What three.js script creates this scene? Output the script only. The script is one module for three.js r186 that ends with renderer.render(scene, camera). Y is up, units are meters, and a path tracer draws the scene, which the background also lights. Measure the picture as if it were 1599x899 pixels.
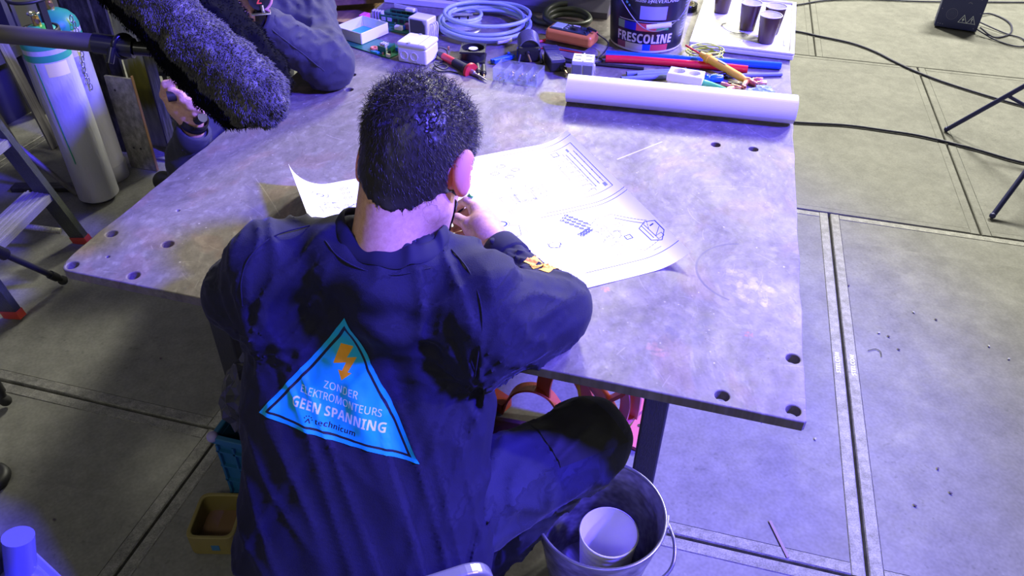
import * as THREE from 'three';
import { RoundedBoxGeometry } from 'three/addons/geometries/RoundedBoxGeometry.js';
import { mergeGeometries, mergeVertices } from 'three/addons/utils/BufferGeometryUtils.js';
import { RectAreaLightUniformsLib } from 'three/addons/lights/RectAreaLightUniformsLib.js';
import { createNoise3D } from 'simplex-noise';

// ---------------------------------------------------------------- camera, exposure, lights
const scene = new THREE.Scene();
const V3 = (x, y, z) => new THREE.Vector3(x, y, z);
const camera = new THREE.PerspectiveCamera(40.914, 1599 / 899, 0.05, 60);
camera.position.set(0.478, 1.72, 0.961);
camera.up.set(-0.17, 0.787, -0.593);
camera.lookAt(0.478 - 0.194, 1.72 - 0.617, 0.961 - 0.763);
const renderer = new THREE.WebGLRenderer({ antialias: true });
renderer.toneMapping = THREE.LinearToneMapping;
renderer.toneMappingExposure = 0.88;
renderer.shadowMap.enabled = true;
scene.background = new THREE.Color(0x000000);
RectAreaLightUniformsLib.init();

const WHITE_STAND = { at: V3(2.15, 2.35, -2.75), to: V3(0.15, 0.75, -0.95), power: 17, color: [1.0, 0.93, 0.84] };
const WHITE_SIDE = { at: V3(5.2, 4.6, -0.95), to: V3(-0.25, 0.8, -0.5), power: 62, color: [1.0, 0.93, 0.86] };
const BLUE_SIDE = { at: V3(4.2, 4.6, 0.12), to: V3(-0.6, 0.7, -0.7), power: 670, color: [0.075, 0.05, 1.0] };
const HALL2 = { at: V3(-0.6, 5.0, -7.6), w: 1.3, h: 0.7, power: 300, color: [1.0, 0.98, 0.8] };  // unseen fill lamp, added to lift the dark left floor
const HALL3 = { at: V3(0.4, 5.2, 4.6), w: 1.3, h: 0.7, power: 20, color: [1.0, 0.99, 0.9] };  // unseen white fill, added behind the viewer for the back and floor
const HALL = { at: V3(3.0, 5.0, -6.7), w: 1.3, h: 0.7, power: 260, color: [1.0, 0.985, 0.82] };
function spot(d, angle, penumbra, radius) {
  const l = new THREE.SpotLight(new THREE.Color().setRGB(...d.color), d.power, 0, angle, penumbra, 2);
  l.position.copy(d.at); l.target.position.copy(d.to); l.castShadow = true; l.shadow.mapSize.set(2048, 2048); l.shadow.radius = radius;
  scene.add(l, l.target); return l;
}
spot(WHITE_STAND, 0.5, 0.7, 4).name = 'white_stand_light';
spot(WHITE_SIDE, 0.3, 0.7, 6).name = 'white_side_light';
spot(BLUE_SIDE, 0.42, 0.5, 14).name = 'blue_side_light';
for (const h of [HALL, HALL2, HALL3]) { const l = new THREE.RectAreaLight(new THREE.Color().setRGB(...h.color), h.power, h.w, h.h);
  l.position.copy(h.at); l.lookAt(h.at.x - 1.2, 0, h.at.z + (h === HALL3 ? -2.6 : 2.6)); l.name = 'hall_and_fill_light'; scene.add(l); }

// ---------------------------------------------------------------- helpers
let seed = 7; const rnd = () => { seed = (seed * 1664525 + 1013904223) >>> 0; return seed / 4294967296; };
const rr = (a, b) => a + (b - a) * rnd();
let sd = 11; const n3 = createNoise3D(() => { sd = (sd * 1664525 + 1013904223) >>> 0; return sd / 4294967296; });
const clamp = (x, a, b) => Math.max(a, Math.min(b, x));
const sstep = (x, a, b) => { const t = clamp((x - a) / (b - a), 0, 1); return t * t * (3 - 2 * t); };
const lerp = (a, b, t) => a + (b - a) * t;
const taken = new Map();
function numbered(n) { const k = taken.get(n) ?? 0; taken.set(n, k + 1); return k ? n + '_' + String(k).padStart(3, '0') : n; }
function lit(o) { o.traverse((c) => { if (c.isMesh) { c.castShadow = true; c.receiveShadow = true; } }); return o; }
function thing(name, label, category, pos = [0, 0, 0], ry = 0, group) {
  const g = new THREE.Group(); g.name = numbered(name); g.position.set(...pos); g.rotation.y = ry;
  g.userData = { label, category }; if (group) g.userData.group = group; scene.add(g); return g;
}
function part(name, geo, mat, parent, label) {
  const m = new THREE.Mesh(Array.isArray(geo) ? merge(geo) : geo, mat); m.name = parent ? name : numbered(name); m.castShadow = m.receiveShadow = true;
  if (label) m.userData.label = label; (parent ?? scene).add(m); return m;
}
function single(name, label, category, geo, mat, pos, ry = 0, group) {
  const m = part(name, geo, mat); m.userData = { label, category }; if (group) m.userData.group = group;
  if (pos) m.position.set(...pos); m.rotation.y = ry; return m;
}
function struct(name, geo, mat) { const m = part(name, geo, mat); m.userData = { kind: 'structure', label: name.replaceAll('_', ' ') }; return m; }
function merge(list) {
  const gs = list.filter(Boolean).map((g) => { const h = g.index ? g.toNonIndexed() : g; for (const k of Object.keys(h.attributes)) if (!['position', 'normal', 'uv'].includes(k)) h.deleteAttribute(k); if (!h.attributes.uv) h.setAttribute('uv', new THREE.BufferAttribute(new Float32Array(h.attributes.position.count * 2), 2)); return h; });
  return mergeGeometries(gs);
}
const tf = (g, x = 0, y = 0, z = 0, rx = 0, ry = 0, rz = 0) => { if (rx || ry || rz) g.applyMatrix4(new THREE.Matrix4().makeRotationFromEuler(new THREE.Euler(rx, ry, rz))); g.translate(x, y, z); return g; };
const box = (w, h, d, x = 0, y = 0, z = 0, r = 0) => { const g = r > 0 ? new RoundedBoxGeometry(w, h, d, 2, Math.min(r, w / 2.01, h / 2.01, d / 2.01)) : new THREE.BoxGeometry(w, h, d); g.translate(x, y, z); return g; };
const cyl = (r1, r2, h, x = 0, y = 0, z = 0, n = 24, open = false) => { const g = new THREE.CylinderGeometry(r1, r2, h, n, 1, open); g.translate(x, y, z); return g; };
const lathe = (pts, n = 32) => new THREE.LatheGeometry(pts.map((p) => new THREE.Vector2(p[0], p[1])), n);
const curve = (pts, closed = false, t = 0.5) => new THREE.CatmullRomCurve3(pts.map((p) => (p.isVector3 ? p : V3(...p))), closed, 'catmullrom', t);
const tube = (pts, r, seg = 48, n = 8, closed = false) => new THREE.TubeGeometry(pts.getPoint ? pts : curve(pts, closed), seg, r, n, closed);
// straight rod with end caps between two points
function rod(a, b, r1, r2 = r1, n = 14) {
  const A = V3(...a), B = V3(...b), L = A.distanceTo(B), g = new THREE.CylinderGeometry(r2, r1, L, n);
  g.translate(0, L / 2, 0); g.applyQuaternion(new THREE.Quaternion().setFromUnitVectors(V3(0, 1, 0), B.clone().sub(A).normalize())); g.translate(A.x, A.y, A.z); return g;
}
// rectangular bar between two points, width across `side`, thickness along the rest
function bar(a, b, w, t, side = V3(0, 1, 0)) {
  const A = V3(...a), B = V3(...b), d = B.clone().sub(A), L = d.length(); d.normalize();
  const z = V3().crossVectors(side, d).normalize(), y = V3().crossVectors(z, d).normalize();
  const g = new THREE.BoxGeometry(L, w, t); g.applyMatrix4(new THREE.Matrix4().makeBasis(d, y, z)); g.translate((A.x + B.x) / 2, (A.y + B.y) / 2, (A.z + B.z) / 2); return g;
}
function extr(pts, depth, bevel = 0) {
  const s = new THREE.Shape(pts.map((p) => new THREE.Vector2(p[0], p[1])));
  return new THREE.ExtrudeGeometry(s, { depth, bevelEnabled: bevel > 0, bevelThickness: bevel, bevelSize: bevel, bevelOffset: -bevel, bevelSegments: 2, curveSegments: 16 });
}
// ---- textures
const SR = THREE.SRGBColorSpace;
function dataTex(W, H, f, srgb = true, wrap = THREE.RepeatWrapping) {
  const d = new Uint8Array(W * H * 4);
  for (let y = 0, i = 0; y < H; y++) for (let x = 0; x < W; x++, i += 4) { const c = f(x / W, y / H, x, y); d[i] = clamp(c[0], 0, 255); d[i + 1] = clamp(c[1], 0, 255); d[i + 2] = clamp(c[2], 0, 255); d[i + 3] = 255; }
  const t = new THREE.DataTexture(d, W, H); t.wrapS = t.wrapT = wrap; t.magFilter = THREE.LinearFilter; t.minFilter = THREE.LinearMipmapLinearFilter; if (srgb) t.colorSpace = SR; t.needsUpdate = true; return t;
}
function canvasTex(W, H, draw, srgb = true) {
  const c = document.createElement('canvas'); c.width = W; c.height = H; draw(c.getContext('2d'), W, H);
  const t = new THREE.CanvasTexture(c); if (srgb) t.colorSpace = SR; t.anisotropy = 8; return t;
}
const fbm = (x, y, z = 0, o = 4) => { let s = 0, a = 0.5; for (let i = 0; i < o; i++) { s += a * n3(x, y, z + i * 7.3); x *= 2.03; y *= 2.03; a *= 0.5; } return s; };
const fbm3 = (x, y, z, o = 3) => { let s = 0, a = 0.5; for (let i = 0; i < o; i++) { s += a * n3(x, y, z); x *= 2.03; y *= 2.03; z *= 2.03; a *= 0.5; } return s; };
const RGB = (r, g, b) => new THREE.Color().setRGB(r, g, b);
const mat = (c, rough = 0.6, metal = 0, extra = {}) => new THREE.MeshStandardMaterial({ color: Array.isArray(c) ? RGB(...c) : new THREE.Color(c), roughness: rough, metalness: metal, ...extra });
const phys = (c, o = {}) => new THREE.MeshPhysicalMaterial({ color: Array.isArray(c) ? RGB(...c) : new THREE.Color(c), ...o });
// box-projected uv in metres
function boxUV(g, s = 1) {
  const h = g.index ? g.toNonIndexed() : g, p = h.attributes.position, n = h.attributes.normal, uv = new Float32Array(p.count * 2);
  for (let i = 0; i < p.count; i++) { const ax = Math.abs(n.getX(i)), ay = Math.abs(n.getY(i)), az = Math.abs(n.getZ(i)); const x = p.getX(i), y = p.getY(i), z = p.getZ(i);
    if (ay >= ax && ay >= az) { uv[2 * i] = x * s; uv[2 * i + 1] = z * s; } else if (ax >= az) { uv[2 * i] = z * s; uv[2 * i + 1] = y * s; } else { uv[2 * i] = x * s; uv[2 * i + 1] = y * s; } }
  h.setAttribute('uv', new THREE.BufferAttribute(uv, 2)); return h;
}
// fine relief shared by many materials
const grainBump = dataTex(256, 256, (u, v) => { const k = 127 + 90 * n3(u * 40, v * 40, 3) + 40 * n3(u * 90, v * 90, 9); return [k, k, k]; }, false);
const weaveBump = dataTex(256, 256, (u, v, x, y) => { const k = 120 + 60 * Math.sin(x * Math.PI / 2) * Math.sin(y * Math.PI / 2) + 50 * n3(u * 30, v * 30, 1); return [k, k, k]; }, false);
weaveBump.repeat.set(12, 12);
const M = {
  black: mat([0.012, 0.012, 0.013], 0.5), blackGloss: mat([0.01, 0.01, 0.011], 0.25), rubber: mat([0.02, 0.02, 0.021], 0.85),
  white: mat([0.78, 0.77, 0.74], 0.45), whitePlastic: mat([0.72, 0.71, 0.68], 0.35), grey: mat([0.25, 0.25, 0.25], 0.5), steel: mat([0.42, 0.42, 0.43], 0.35, 0.9),
  chrome: mat([0.75, 0.75, 0.76], 0.15, 1), brass: mat([0.75, 0.52, 0.22], 0.3, 0.9), copper: mat([0.75, 0.36, 0.2], 0.35, 0.8),
  red: mat([0.62, 0.03, 0.03], 0.4), green: mat([0.05, 0.4, 0.1], 0.45), blue: mat([0.02, 0.1, 0.7], 0.35), yellow: mat([0.85, 0.5, 0.04], 0.4), pcb: mat([0.02, 0.16, 0.08], 0.4),
  skin: new THREE.MeshPhysicalMaterial({ color: RGB(0.62, 0.36, 0.25), roughness: 0.5 }),
};
// ---------------------------------------------------------------- the hall
const wallMat = mat([0.32, 0.33, 0.34], 0.9);
struct('wall_back', box(19.4, 6.2, 0.2, 0.5, 3.1, -9.6), wallMat);
struct('wall_front', box(19.4, 6.2, 0.2, 0.5, 3.1, 6.6), wallMat);
struct('wall_left', box(0.2, 6.2, 16.0, -9.1, 3.1, -1.5), wallMat);
struct('wall_right', box(0.2, 6.2, 16.0, 10.1, 3.1, -1.5), wallMat);
struct('ceiling', box(19.4, 0.2, 16.4, 0.5, 6.3, -1.5), mat([0.4, 0.4, 0.4], 0.95));
// concrete slabs framed in steel angle
const concreteMap = dataTex(1024, 1024, (u, v) => {
  const a = fbm(u * 5, v * 5, 2, 5), b = fbm(u * 23, v * 23, 5, 4), c = n3(u * 140, v * 140, 1), w = sstep(n3(u * 60, v * 60, 4) + 0.5 * n3(u * 150, v * 150, 6), 0.75, 1.0);
  const sp = sstep(n3(u * 210, v * 190, 12), 0.8, 0.9); let k = 118 + 9 * a + 10 * b + 6 * c - 10 * w * sstep(fbm(u * 3, v * 3, 30, 2), -0.1, 0.3) + 14 * sp * sstep(b, 0.05, 0.3);
  return [k, k * 0.995, k * 0.955];
});
const concreteRough = dataTex(512, 512, (u, v) => { const k = 152 + 34 * fbm(u * 9, v * 9, 17, 4) + 16 * fbm(u * 50, v * 50, 22, 2); return [k, k, k]; }, false);
const concreteBump = dataTex(512, 512, (u, v) => { const k = 128 + 50 * fbm(u * 30, v * 30, 40, 4); return [k, k, k]; }, false);
for (const t of [concreteMap, concreteRough, concreteBump]) t.repeat.set(0.55, 0.55);
const slabMat = new THREE.MeshPhysicalMaterial({ map: concreteMap, roughnessMap: concreteRough, roughness: 1.0, metalness: 0, bumpMap: concreteBump, bumpScale: 0.0007, specularIntensity: 0.4, ior: 1.5 });
const angleMap = dataTex(256, 256, (u, v) => { const k = 120 + 30 * fbm(u * 7, v * 7, 50, 4) + 18 * n3(u * 60, v * 60, 3); return [k, k * 0.99, k * 0.95]; });
angleMap.repeat.set(3, 3);
const angleMat = new THREE.MeshStandardMaterial({ map: angleMap, roughness: 0.6, metalness: 0.15, bumpMap: concreteBump, bumpScale: 0.0007 });
const floor = struct('floor', box(19, 0.2, 16, 0.5, -0.135, -1.5), mat([0.1, 0.1, 0.11], 0.9));
function slab(x0, x1, z0, z1, framed) {
  const g = 0.0042, e = 0.036, w = x1 - x0 - 2 * g, d = z1 - z0 - 2 * g, cx = (x0 + x1) / 2, cz = (z0 + z1) / 2;
  part('slab', boxUV(box(w - 2 * e, 0.035, d - 2 * e, cx, -0.0185, cz)), slabMat, floor);
  const long = (l) => { const s = [[-e / 2, -0.035], [e / 2, -0.035], [e / 2, -0.003], [e / 2 - 0.003, 0], [-e / 2 + 0.003, 0], [-e / 2, -0.003]]; const q = extr(s, l); q.translate(0, 0, -l / 2); return q; };
  for (const s of [-1, 1]) {
    part('steel_edge', boxUV(tf(long(d), cx + s * (w / 2 - e / 2), 0, cz)), framed ? angleMat : slabMat, floor);
    part('steel_edge', boxUV(tf(tf(long(w - 2 * e), 0, 0, 0, 0, Math.PI / 2), cx, 0, cz + s * (d / 2 - e / 2))), framed ? angleMat : slabMat, floor);
  }
}
const P = 1.79, rows = [[-9.35, -7.4, 1.1], [-7.4, -5.61, 1.66], [-5.61, -3.82, 1.1], [-3.82, -2.02, 1.665], [-2.02, -0.285, 1.078], [-0.285, 1.5, 1.09], [1.5, 3.29, 1.66], [3.29, 5.1, 1.1]];
for (const [z0, z1, x] of rows) for (let k = -4; k <= 3; k++) slab(x + k * P, x + (k + 1) * P, z0, z1, z1 <= -0.28 && z0 > -3 || z0 > -0.3 && z0 < 0);
// cast lettering in the steel edges
{ const t = (txt) => canvasTex(256, 64, (c, W, H) => { c.clearRect(0, 0, W, H); c.fillStyle = '#e8e6da'; c.font = '600 50px sans-serif'; c.textAlign = 'center'; c.textBaseline = 'middle'; c.fillText(txt, W / 2, H / 2, 244); });
  const tx = t('STELCON'); const m = mat([0.95, 0.95, 0.9], 0.4, 0.0, { transparent: true, map: tx, alphaMap: null });
  for (const [x, z, r] of [[1.055, -1.08, Math.PI / 2], [1.102, -1.08, Math.PI / 2]]) { const g = new THREE.PlaneGeometry(0.12, 0.024); g.rotateX(-Math.PI / 2); g.rotateY(r); g.translate(x, 0.0006, z); part('cast_lettering', g, m, floor, 'raised lettering on the steel edge'); } }
// lamps outside the frame
{ const HALL1 = HALL, glow = (c, k) => new THREE.MeshStandardMaterial({ color: 0x111111, emissive: RGB(...c), emissiveIntensity: k });
  for (const [HALL, hl] of [[HALL1, 'grey rectangular high bay lamp under the ceiling on the right'], [HALL2, 'added fill lamp, grey and rectangular, under the ceiling in the middle'], [HALL3, 'added fill lamp, grey and rectangular, under the ceiling behind the viewer']]) {
  const t = thing('high_bay_and_fill_lamp', hl, 'lamp', HALL.at.toArray());
  const inner = new THREE.Group(); inner.name = 'fitting'; t.add(inner);
  const tilt = new THREE.Object3D(); tilt.position.copy(HALL.at); tilt.lookAt(HALL.at.x + 1.2, HALL.at.y * 2, HALL.at.z + (HALL === HALL3 ? 2.6 : -2.6)); inner.quaternion.copy(tilt.quaternion); t.position.y -= 0.0;
  part('housing', box(HALL.w + 0.1, HALL.h + 0.1, 0.12, 0, 0, 0.09, 0.02), M.grey, inner); part('diffuser', box(HALL.w, HALL.h, 0.02, 0, 0, 0.02), glow(HALL.color, 1), inner);
  part('chain', rod([-0.4, 0.3, 0], [-0.4, 0.98, 0], 0.006), M.steel, t); part('chain', rod([0.4, 0.3, 0], [0.4, 0.98, 0], 0.006), M.steel, t); }
  const lamp = (d, name, label, c, stand) => {
    const g = thing(name, label, 'lamp', [d.at.x, stand ? 0 : d.at.y, d.at.z]); const y0 = stand ? d.at.y : 0;
    const h = new THREE.Group(); h.name = 'lamp_head'; h.position.y = y0; g.add(h); const q = new THREE.Object3D(); q.position.copy(d.at); q.lookAt(d.to); h.quaternion.copy(q.quaternion);
    part('can', tf(lathe([[0.05, 0], [0.1, 0.02], [0.115, 0.24], [0.11, 0.24], [0.09, 0.04]], 28), 0, 0, -0.27, Math.PI / 2), M.black, h);
    part('lens', tf(cyl(0.1, 0.1, 0.01), 0, 0, -0.07, Math.PI / 2), glow(c, 3), h);
    part('yoke', tf(new THREE.TorusGeometry(0.15, 0.009, 8, 24, Math.PI), 0, 0, -0.16, 0, 0, Math.PI), M.black, h);
    return [g, y0];
  };
  const [b] = lamp(BLUE_SIDE, 'blue_spotlight', 'black spotlight can throwing blue light', BLUE_SIDE.color); part('pole', rod([0, 0.2, -0.1], [0, 1.58, -0.1], 0.016), M.black, b);
  const [w] = lamp(WHITE_SIDE, 'white_spotlight', 'black spotlight can throwing white light', WHITE_SIDE.color); part('pole', rod([0, 0.2, 0], [0, 1.58, 0], 0.016), M.black, w);
  // the tripod stand whose legs reach into the frame
  const [s] = lamp(WHITE_STAND, 'light_stand', 'dark metal lamp stand with splayed tripod legs on the floor', WHITE_STAND.color, true);
  const sm = mat([0.03, 0.032, 0.13], 0.35, 0.2);  // navy tone: blue glare over dark metal, put into the colour
  part('pole', [rod([0, 0.12, 0], [0, 1.2, 0], 0.016), rod([0, 1.2, 0], [0, WHITE_STAND.at.y - 0.16, -0.02], 0.012)], sm, s);
  part('collar', cyl(0.026, 0.026, 0.06, 0, 0.62, 0), sm, s); part('collar', cyl(0.026, 0.026, 0.06, 0, 0.16, 0), sm, s);
  const feet = [[1.682 - 2.15, 0.012, -2.972 + 2.75], [1.73 - 2.15, 0.012, -2.166 + 2.75], [0.5, 0.012, 0.1]];
  for (const f of feet) { part('leg', [rod([f[0] * 0.06, 0.62, f[2] * 0.06], f, 0.011), new THREE.SphereGeometry(0.013, 10, 8).translate(f[0], 0.014, f[2])], sm, s);
    part('brace', rod([f[0] * 0.04, 0.16, f[2] * 0.04], [f[0] * 0.62, 0.62 * 0.38 + 0.01, f[2] * 0.62], 0.008), sm, s); }
}
// ---------------------------------------------------------------- steel work table
const TH = 0.77;
const scratches = (c, W, H, n, col, len, lw, al) => { for (let i = 0; i < n; i++) { const x = rnd() * W, y = rnd() * H, a = rnd() * 6.28, L = len * (0.2 + rnd() * rnd()), k = rr(-0.5, 0.5); c.strokeStyle = col; c.globalAlpha = al * (0.3 + 0.7 * rnd()); c.lineWidth = lw * rr(0.5, 1.4); c.beginPath(); c.moveTo(x, y); c.quadraticCurveTo(x + Math.cos(a) * L / 2 + k * L * 0.3, y + Math.sin(a) * L / 2 - k * L * 0.3, x + Math.cos(a) * L, y + Math.sin(a) * L); c.stroke(); } c.globalAlpha = 1; };
const plateW = 1.47, plateD = 2.36;
const tableMap = canvasTex(1280, 2048, (c, W, H) => {
  const im = c.createImageData(W, H), d = im.data;
  for (let y = 0, i = 0; y < H; y++) for (let x = 0; x < W; x++, i += 4) {
    const u = x / W * plateW, v = y / H * plateD, wx = u + 0.05 * n3(u * 3, v * 3, 1), wy = v + 0.05 * n3(u * 3, v * 3, 8);
    const a = fbm(wx * 4.5, wy * 4.5, 3, 5), b = fbm(u * 22, v * 15, 6, 4), s = n3(u * 130, v * 130, 2), rust = sstep(fbm(wx * 6, wy * 5, 13, 4), 0.12, 0.42), pale = sstep(fbm(wx * 26, wy * 19, 23, 4), 0.18, 0.5), e = fbm(wx * 60, wy * 34, 33, 3);
    let k = 107 + 12 * a + 15 * b + 9 * e + 4 * s; let r = k * 1.02 + 5 * rust, g = k * 0.955 - 1.5 * rust, bl = k * 0.945 - 3 * rust; r += 13 * pale; g += 14 * pale; bl += 13 * pale;
    d[i] = r; d[i + 1] = g; d[i + 2] = bl; d[i + 3] = 255;
  }
  c.putImageData(im, 0, 0);
  scratches(c, W, H, 620, '#ded6cf', 60, 0.9, 0.33); scratches(c, W, H, 50, '#efe8e2', 190, 1.2, 0.3); scratches(c, W, H, 240, '#3c3440', 46, 1.0, 0.4);
  for (let i = 0; i < 900; i++) { c.fillStyle = rnd() < 0.7 ? '#e5dfd8' : '#4a3c3c'; c.globalAlpha = rr(0.2, 0.7); c.beginPath(); c.arc(rnd() * W, rnd() * H, rr(0.5, 1.9), 0, 7); c.fill(); }
  c.globalAlpha = 1;
  const px = (x) => (x + 0.732) / plateW * W, py = (z) => (z + 2.36) / plateD * H;
  // marks that can be seen: the long dark scrape by the drawing, paint dabs, an oily spot
  c.strokeStyle = '#4d465c'; c.lineWidth = 4; c.globalAlpha = 0.75; c.beginPath(); c.arc(px(0.635), py(-0.395), 92, 1.9, 4.5); c.stroke();
  c.strokeStyle = '#e0d4d6'; c.lineWidth = 3; c.globalAlpha = 0.7; c.beginPath(); c.moveTo(px(0.30), py(-0.80)); c.lineTo(px(0.40), py(-0.93)); c.stroke();
  const dab = (x, z, r, col, al) => { for (let k = 0; k < 26; k++) { c.globalAlpha = al * rr(0.3, 1); c.fillStyle = col; c.beginPath(); c.ellipse(px(x) + rr(-1, 1) * r, py(z) + rr(-1, 1) * r, r * rr(0.1, 0.5), r * rr(0.1, 0.4), rnd() * 3, 0, 7); c.fill(); } };
  dab(0.36, -0.26, 7, '#c0725f', 0.5); dab(0.64, -0.20, 6, '#b0625a', 0.4); dab(0.535, -0.18, 34, '#4a4560', 0.22); dab(0.48, -0.11, 15, '#b98372', 0.2); dab(0.65, -0.33, 30, '#d9cdb8', 0.2); dab(0.62, -0.37, 24, '#d9cdc0', 0.16);
  c.globalAlpha = 1;
});
const tableRough = dataTex(512, 512, (u, v) => { const k = 166 + 44 * fbm(u * 9, v * 9, 61, 4) + 20 * fbm(u * 60, v * 60, 62, 2); return [k, k, k]; }, false);
const tableBump = dataTex(1024, 1024, (u, v) => { const k = 128 + 60 * fbm(u * 18, v * 18, 71, 5) + 26 * sstep(n3(u * 120, v * 120, 5), 0.6, 0.9); return [k, k, k]; }, false);
const tableMat = new THREE.MeshStandardMaterial({ map: tableMap, roughnessMap: tableRough, roughness: 0.95, metalness: 0.12, bumpMap: tableBump, bumpScale: 0.0022 });
const table = thing('work_table', 'large scarred steel work table with bolt holes along its edges', 'table');
{
  const s = new THREE.Shape(); const x0 = -0.732, x1 = 0.738, z0 = 0, z1 = plateD, c = 0.03; // shape y = -z
  s.moveTo(x0 + c, z0 + 0.02); s.lineTo(x1 - 0.004, z0); s.lineTo(x1, z0 + 0.004);
  for (let k = 1; k < 40; k++) s.lineTo(x1 + 0.0012 * Math.sin(k * 1.7) + 0.001 * Math.sin(k * 4.1), z0 + k / 40 * (z1 - z0));
  s.lineTo(x1, z1); s.lineTo(x0, z1);
  for (let k = 39; k > 0; k--) s.lineTo(x0 + 0.0015 * Math.sin(k * 2.3) + 0.001 * Math.sin(k * 5.1), z0 + 0.05 + k / 40 * (z1 - z0 - 0.05));
  s.quadraticCurveTo(x0 - 0.002, z0 + 0.02, x0 + c, z0 + 0.02);
  for (const [x, z] of [[-0.705, -0.039], [-0.703, -0.159], [-0.564, -0.158], [-0.564, -0.043], [0.538, -0.954], [0.635, -0.957], [0.719, -0.154], [0.6, -0.025], [0.717, -0.023], [-0.527, -0.997], [-0.705, -0.9], [-0.564, -1.1]]) { const h = new THREE.Path(); h.absarc(x, -z, 0.0125, 0, Math.PI * 2, true); s.holes.push(h); }
  for (const [x, z] of [[-0.655, -0.084], [-0.62, -0.28]]) { const h = new THREE.Path(); h.absarc(x, -z, 0.0035, 0, Math.PI * 2, true); s.holes.push(h); }
  const g = new THREE.ExtrudeGeometry(s, { depth: 0.018, bevelEnabled: true, bevelThickness: 0.002, bevelSize: 0.0025, bevelOffset: -0.0025, bevelSegments: 2, curveSegments: 14 });
  g.rotateX(-Math.PI / 2); g.translate(0, TH - 0.02, 0); // -> z = -shapeY
  const p = g.attributes.position, n = g.attributes.normal, uv = g.attributes.uv;
  for (let i = 0; i < p.count; i++) uv.setXY(i, (p.getX(i) + 0.732 + (Math.abs(n.getX(i)) > 0.7 ? p.getY(i) - TH : 0)) / plateW, -p.getZ(i) / plateD + (Math.abs(n.getZ(i)) > 0.7 ? p.getY(i) - TH : 0) / plateD);
  part('plate', g, tableMat, table);
  const lm = mat([0.055, 0.055, 0.065], 0.5, 0.3, { bumpMap: grainBump, bumpScale: 0.001 });
  for (const [x, z] of [[0.5, -0.35], [-0.63, -0.34], [0.5, -2.1], [-0.63, -2.1]]) { const l = part('leg', box(0.058, TH - 0.03, 0.055, x, (TH - 0.02) / 2, z, 0.006), lm, table); part('foot_plate', box(0.1, 0.01, 0.1, x, 0.0055, z), lm, l); }
  part('apron', box(0.04, 0.06, 1.7, 0.5, TH - 0.051, -1.225), lm, table); part('apron', box(0.04, 0.06, 1.7, -0.63, TH - 0.051, -1.225), lm, table);
  part('cross_beam', box(1.08, 0.06, 0.04, -0.065, TH - 0.051, -1.2), lm, table);
}
// ---------------------------------------------------------------- modelling of soft bodies: distance fields meshed with surface nets
const smin = (a, b, k) => { const h = Math.max(k - Math.abs(a - b), 0) / k; return Math.min(a, b) - h * h * k * 0.25; };
const cap = (a, b, r1, r2 = r1) => { const ax = a[0], ay = a[1], az = a[2], bx = b[0] - ax, by = b[1] - ay, bz = b[2] - az, q = 1 / (bx * bx + by * by + bz * bz);
  return (x, y, z) => { const px = x - ax, py = y - ay, pz = z - az, t = Math.max(0, Math.min(1, (px * bx + py * by + pz * bz) * q)), dx = px - bx * t, dy = py - by * t, dz = pz - bz * t; return Math.sqrt(dx * dx + dy * dy + dz * dz) - (r1 + (r2 - r1) * t); }; };
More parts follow.
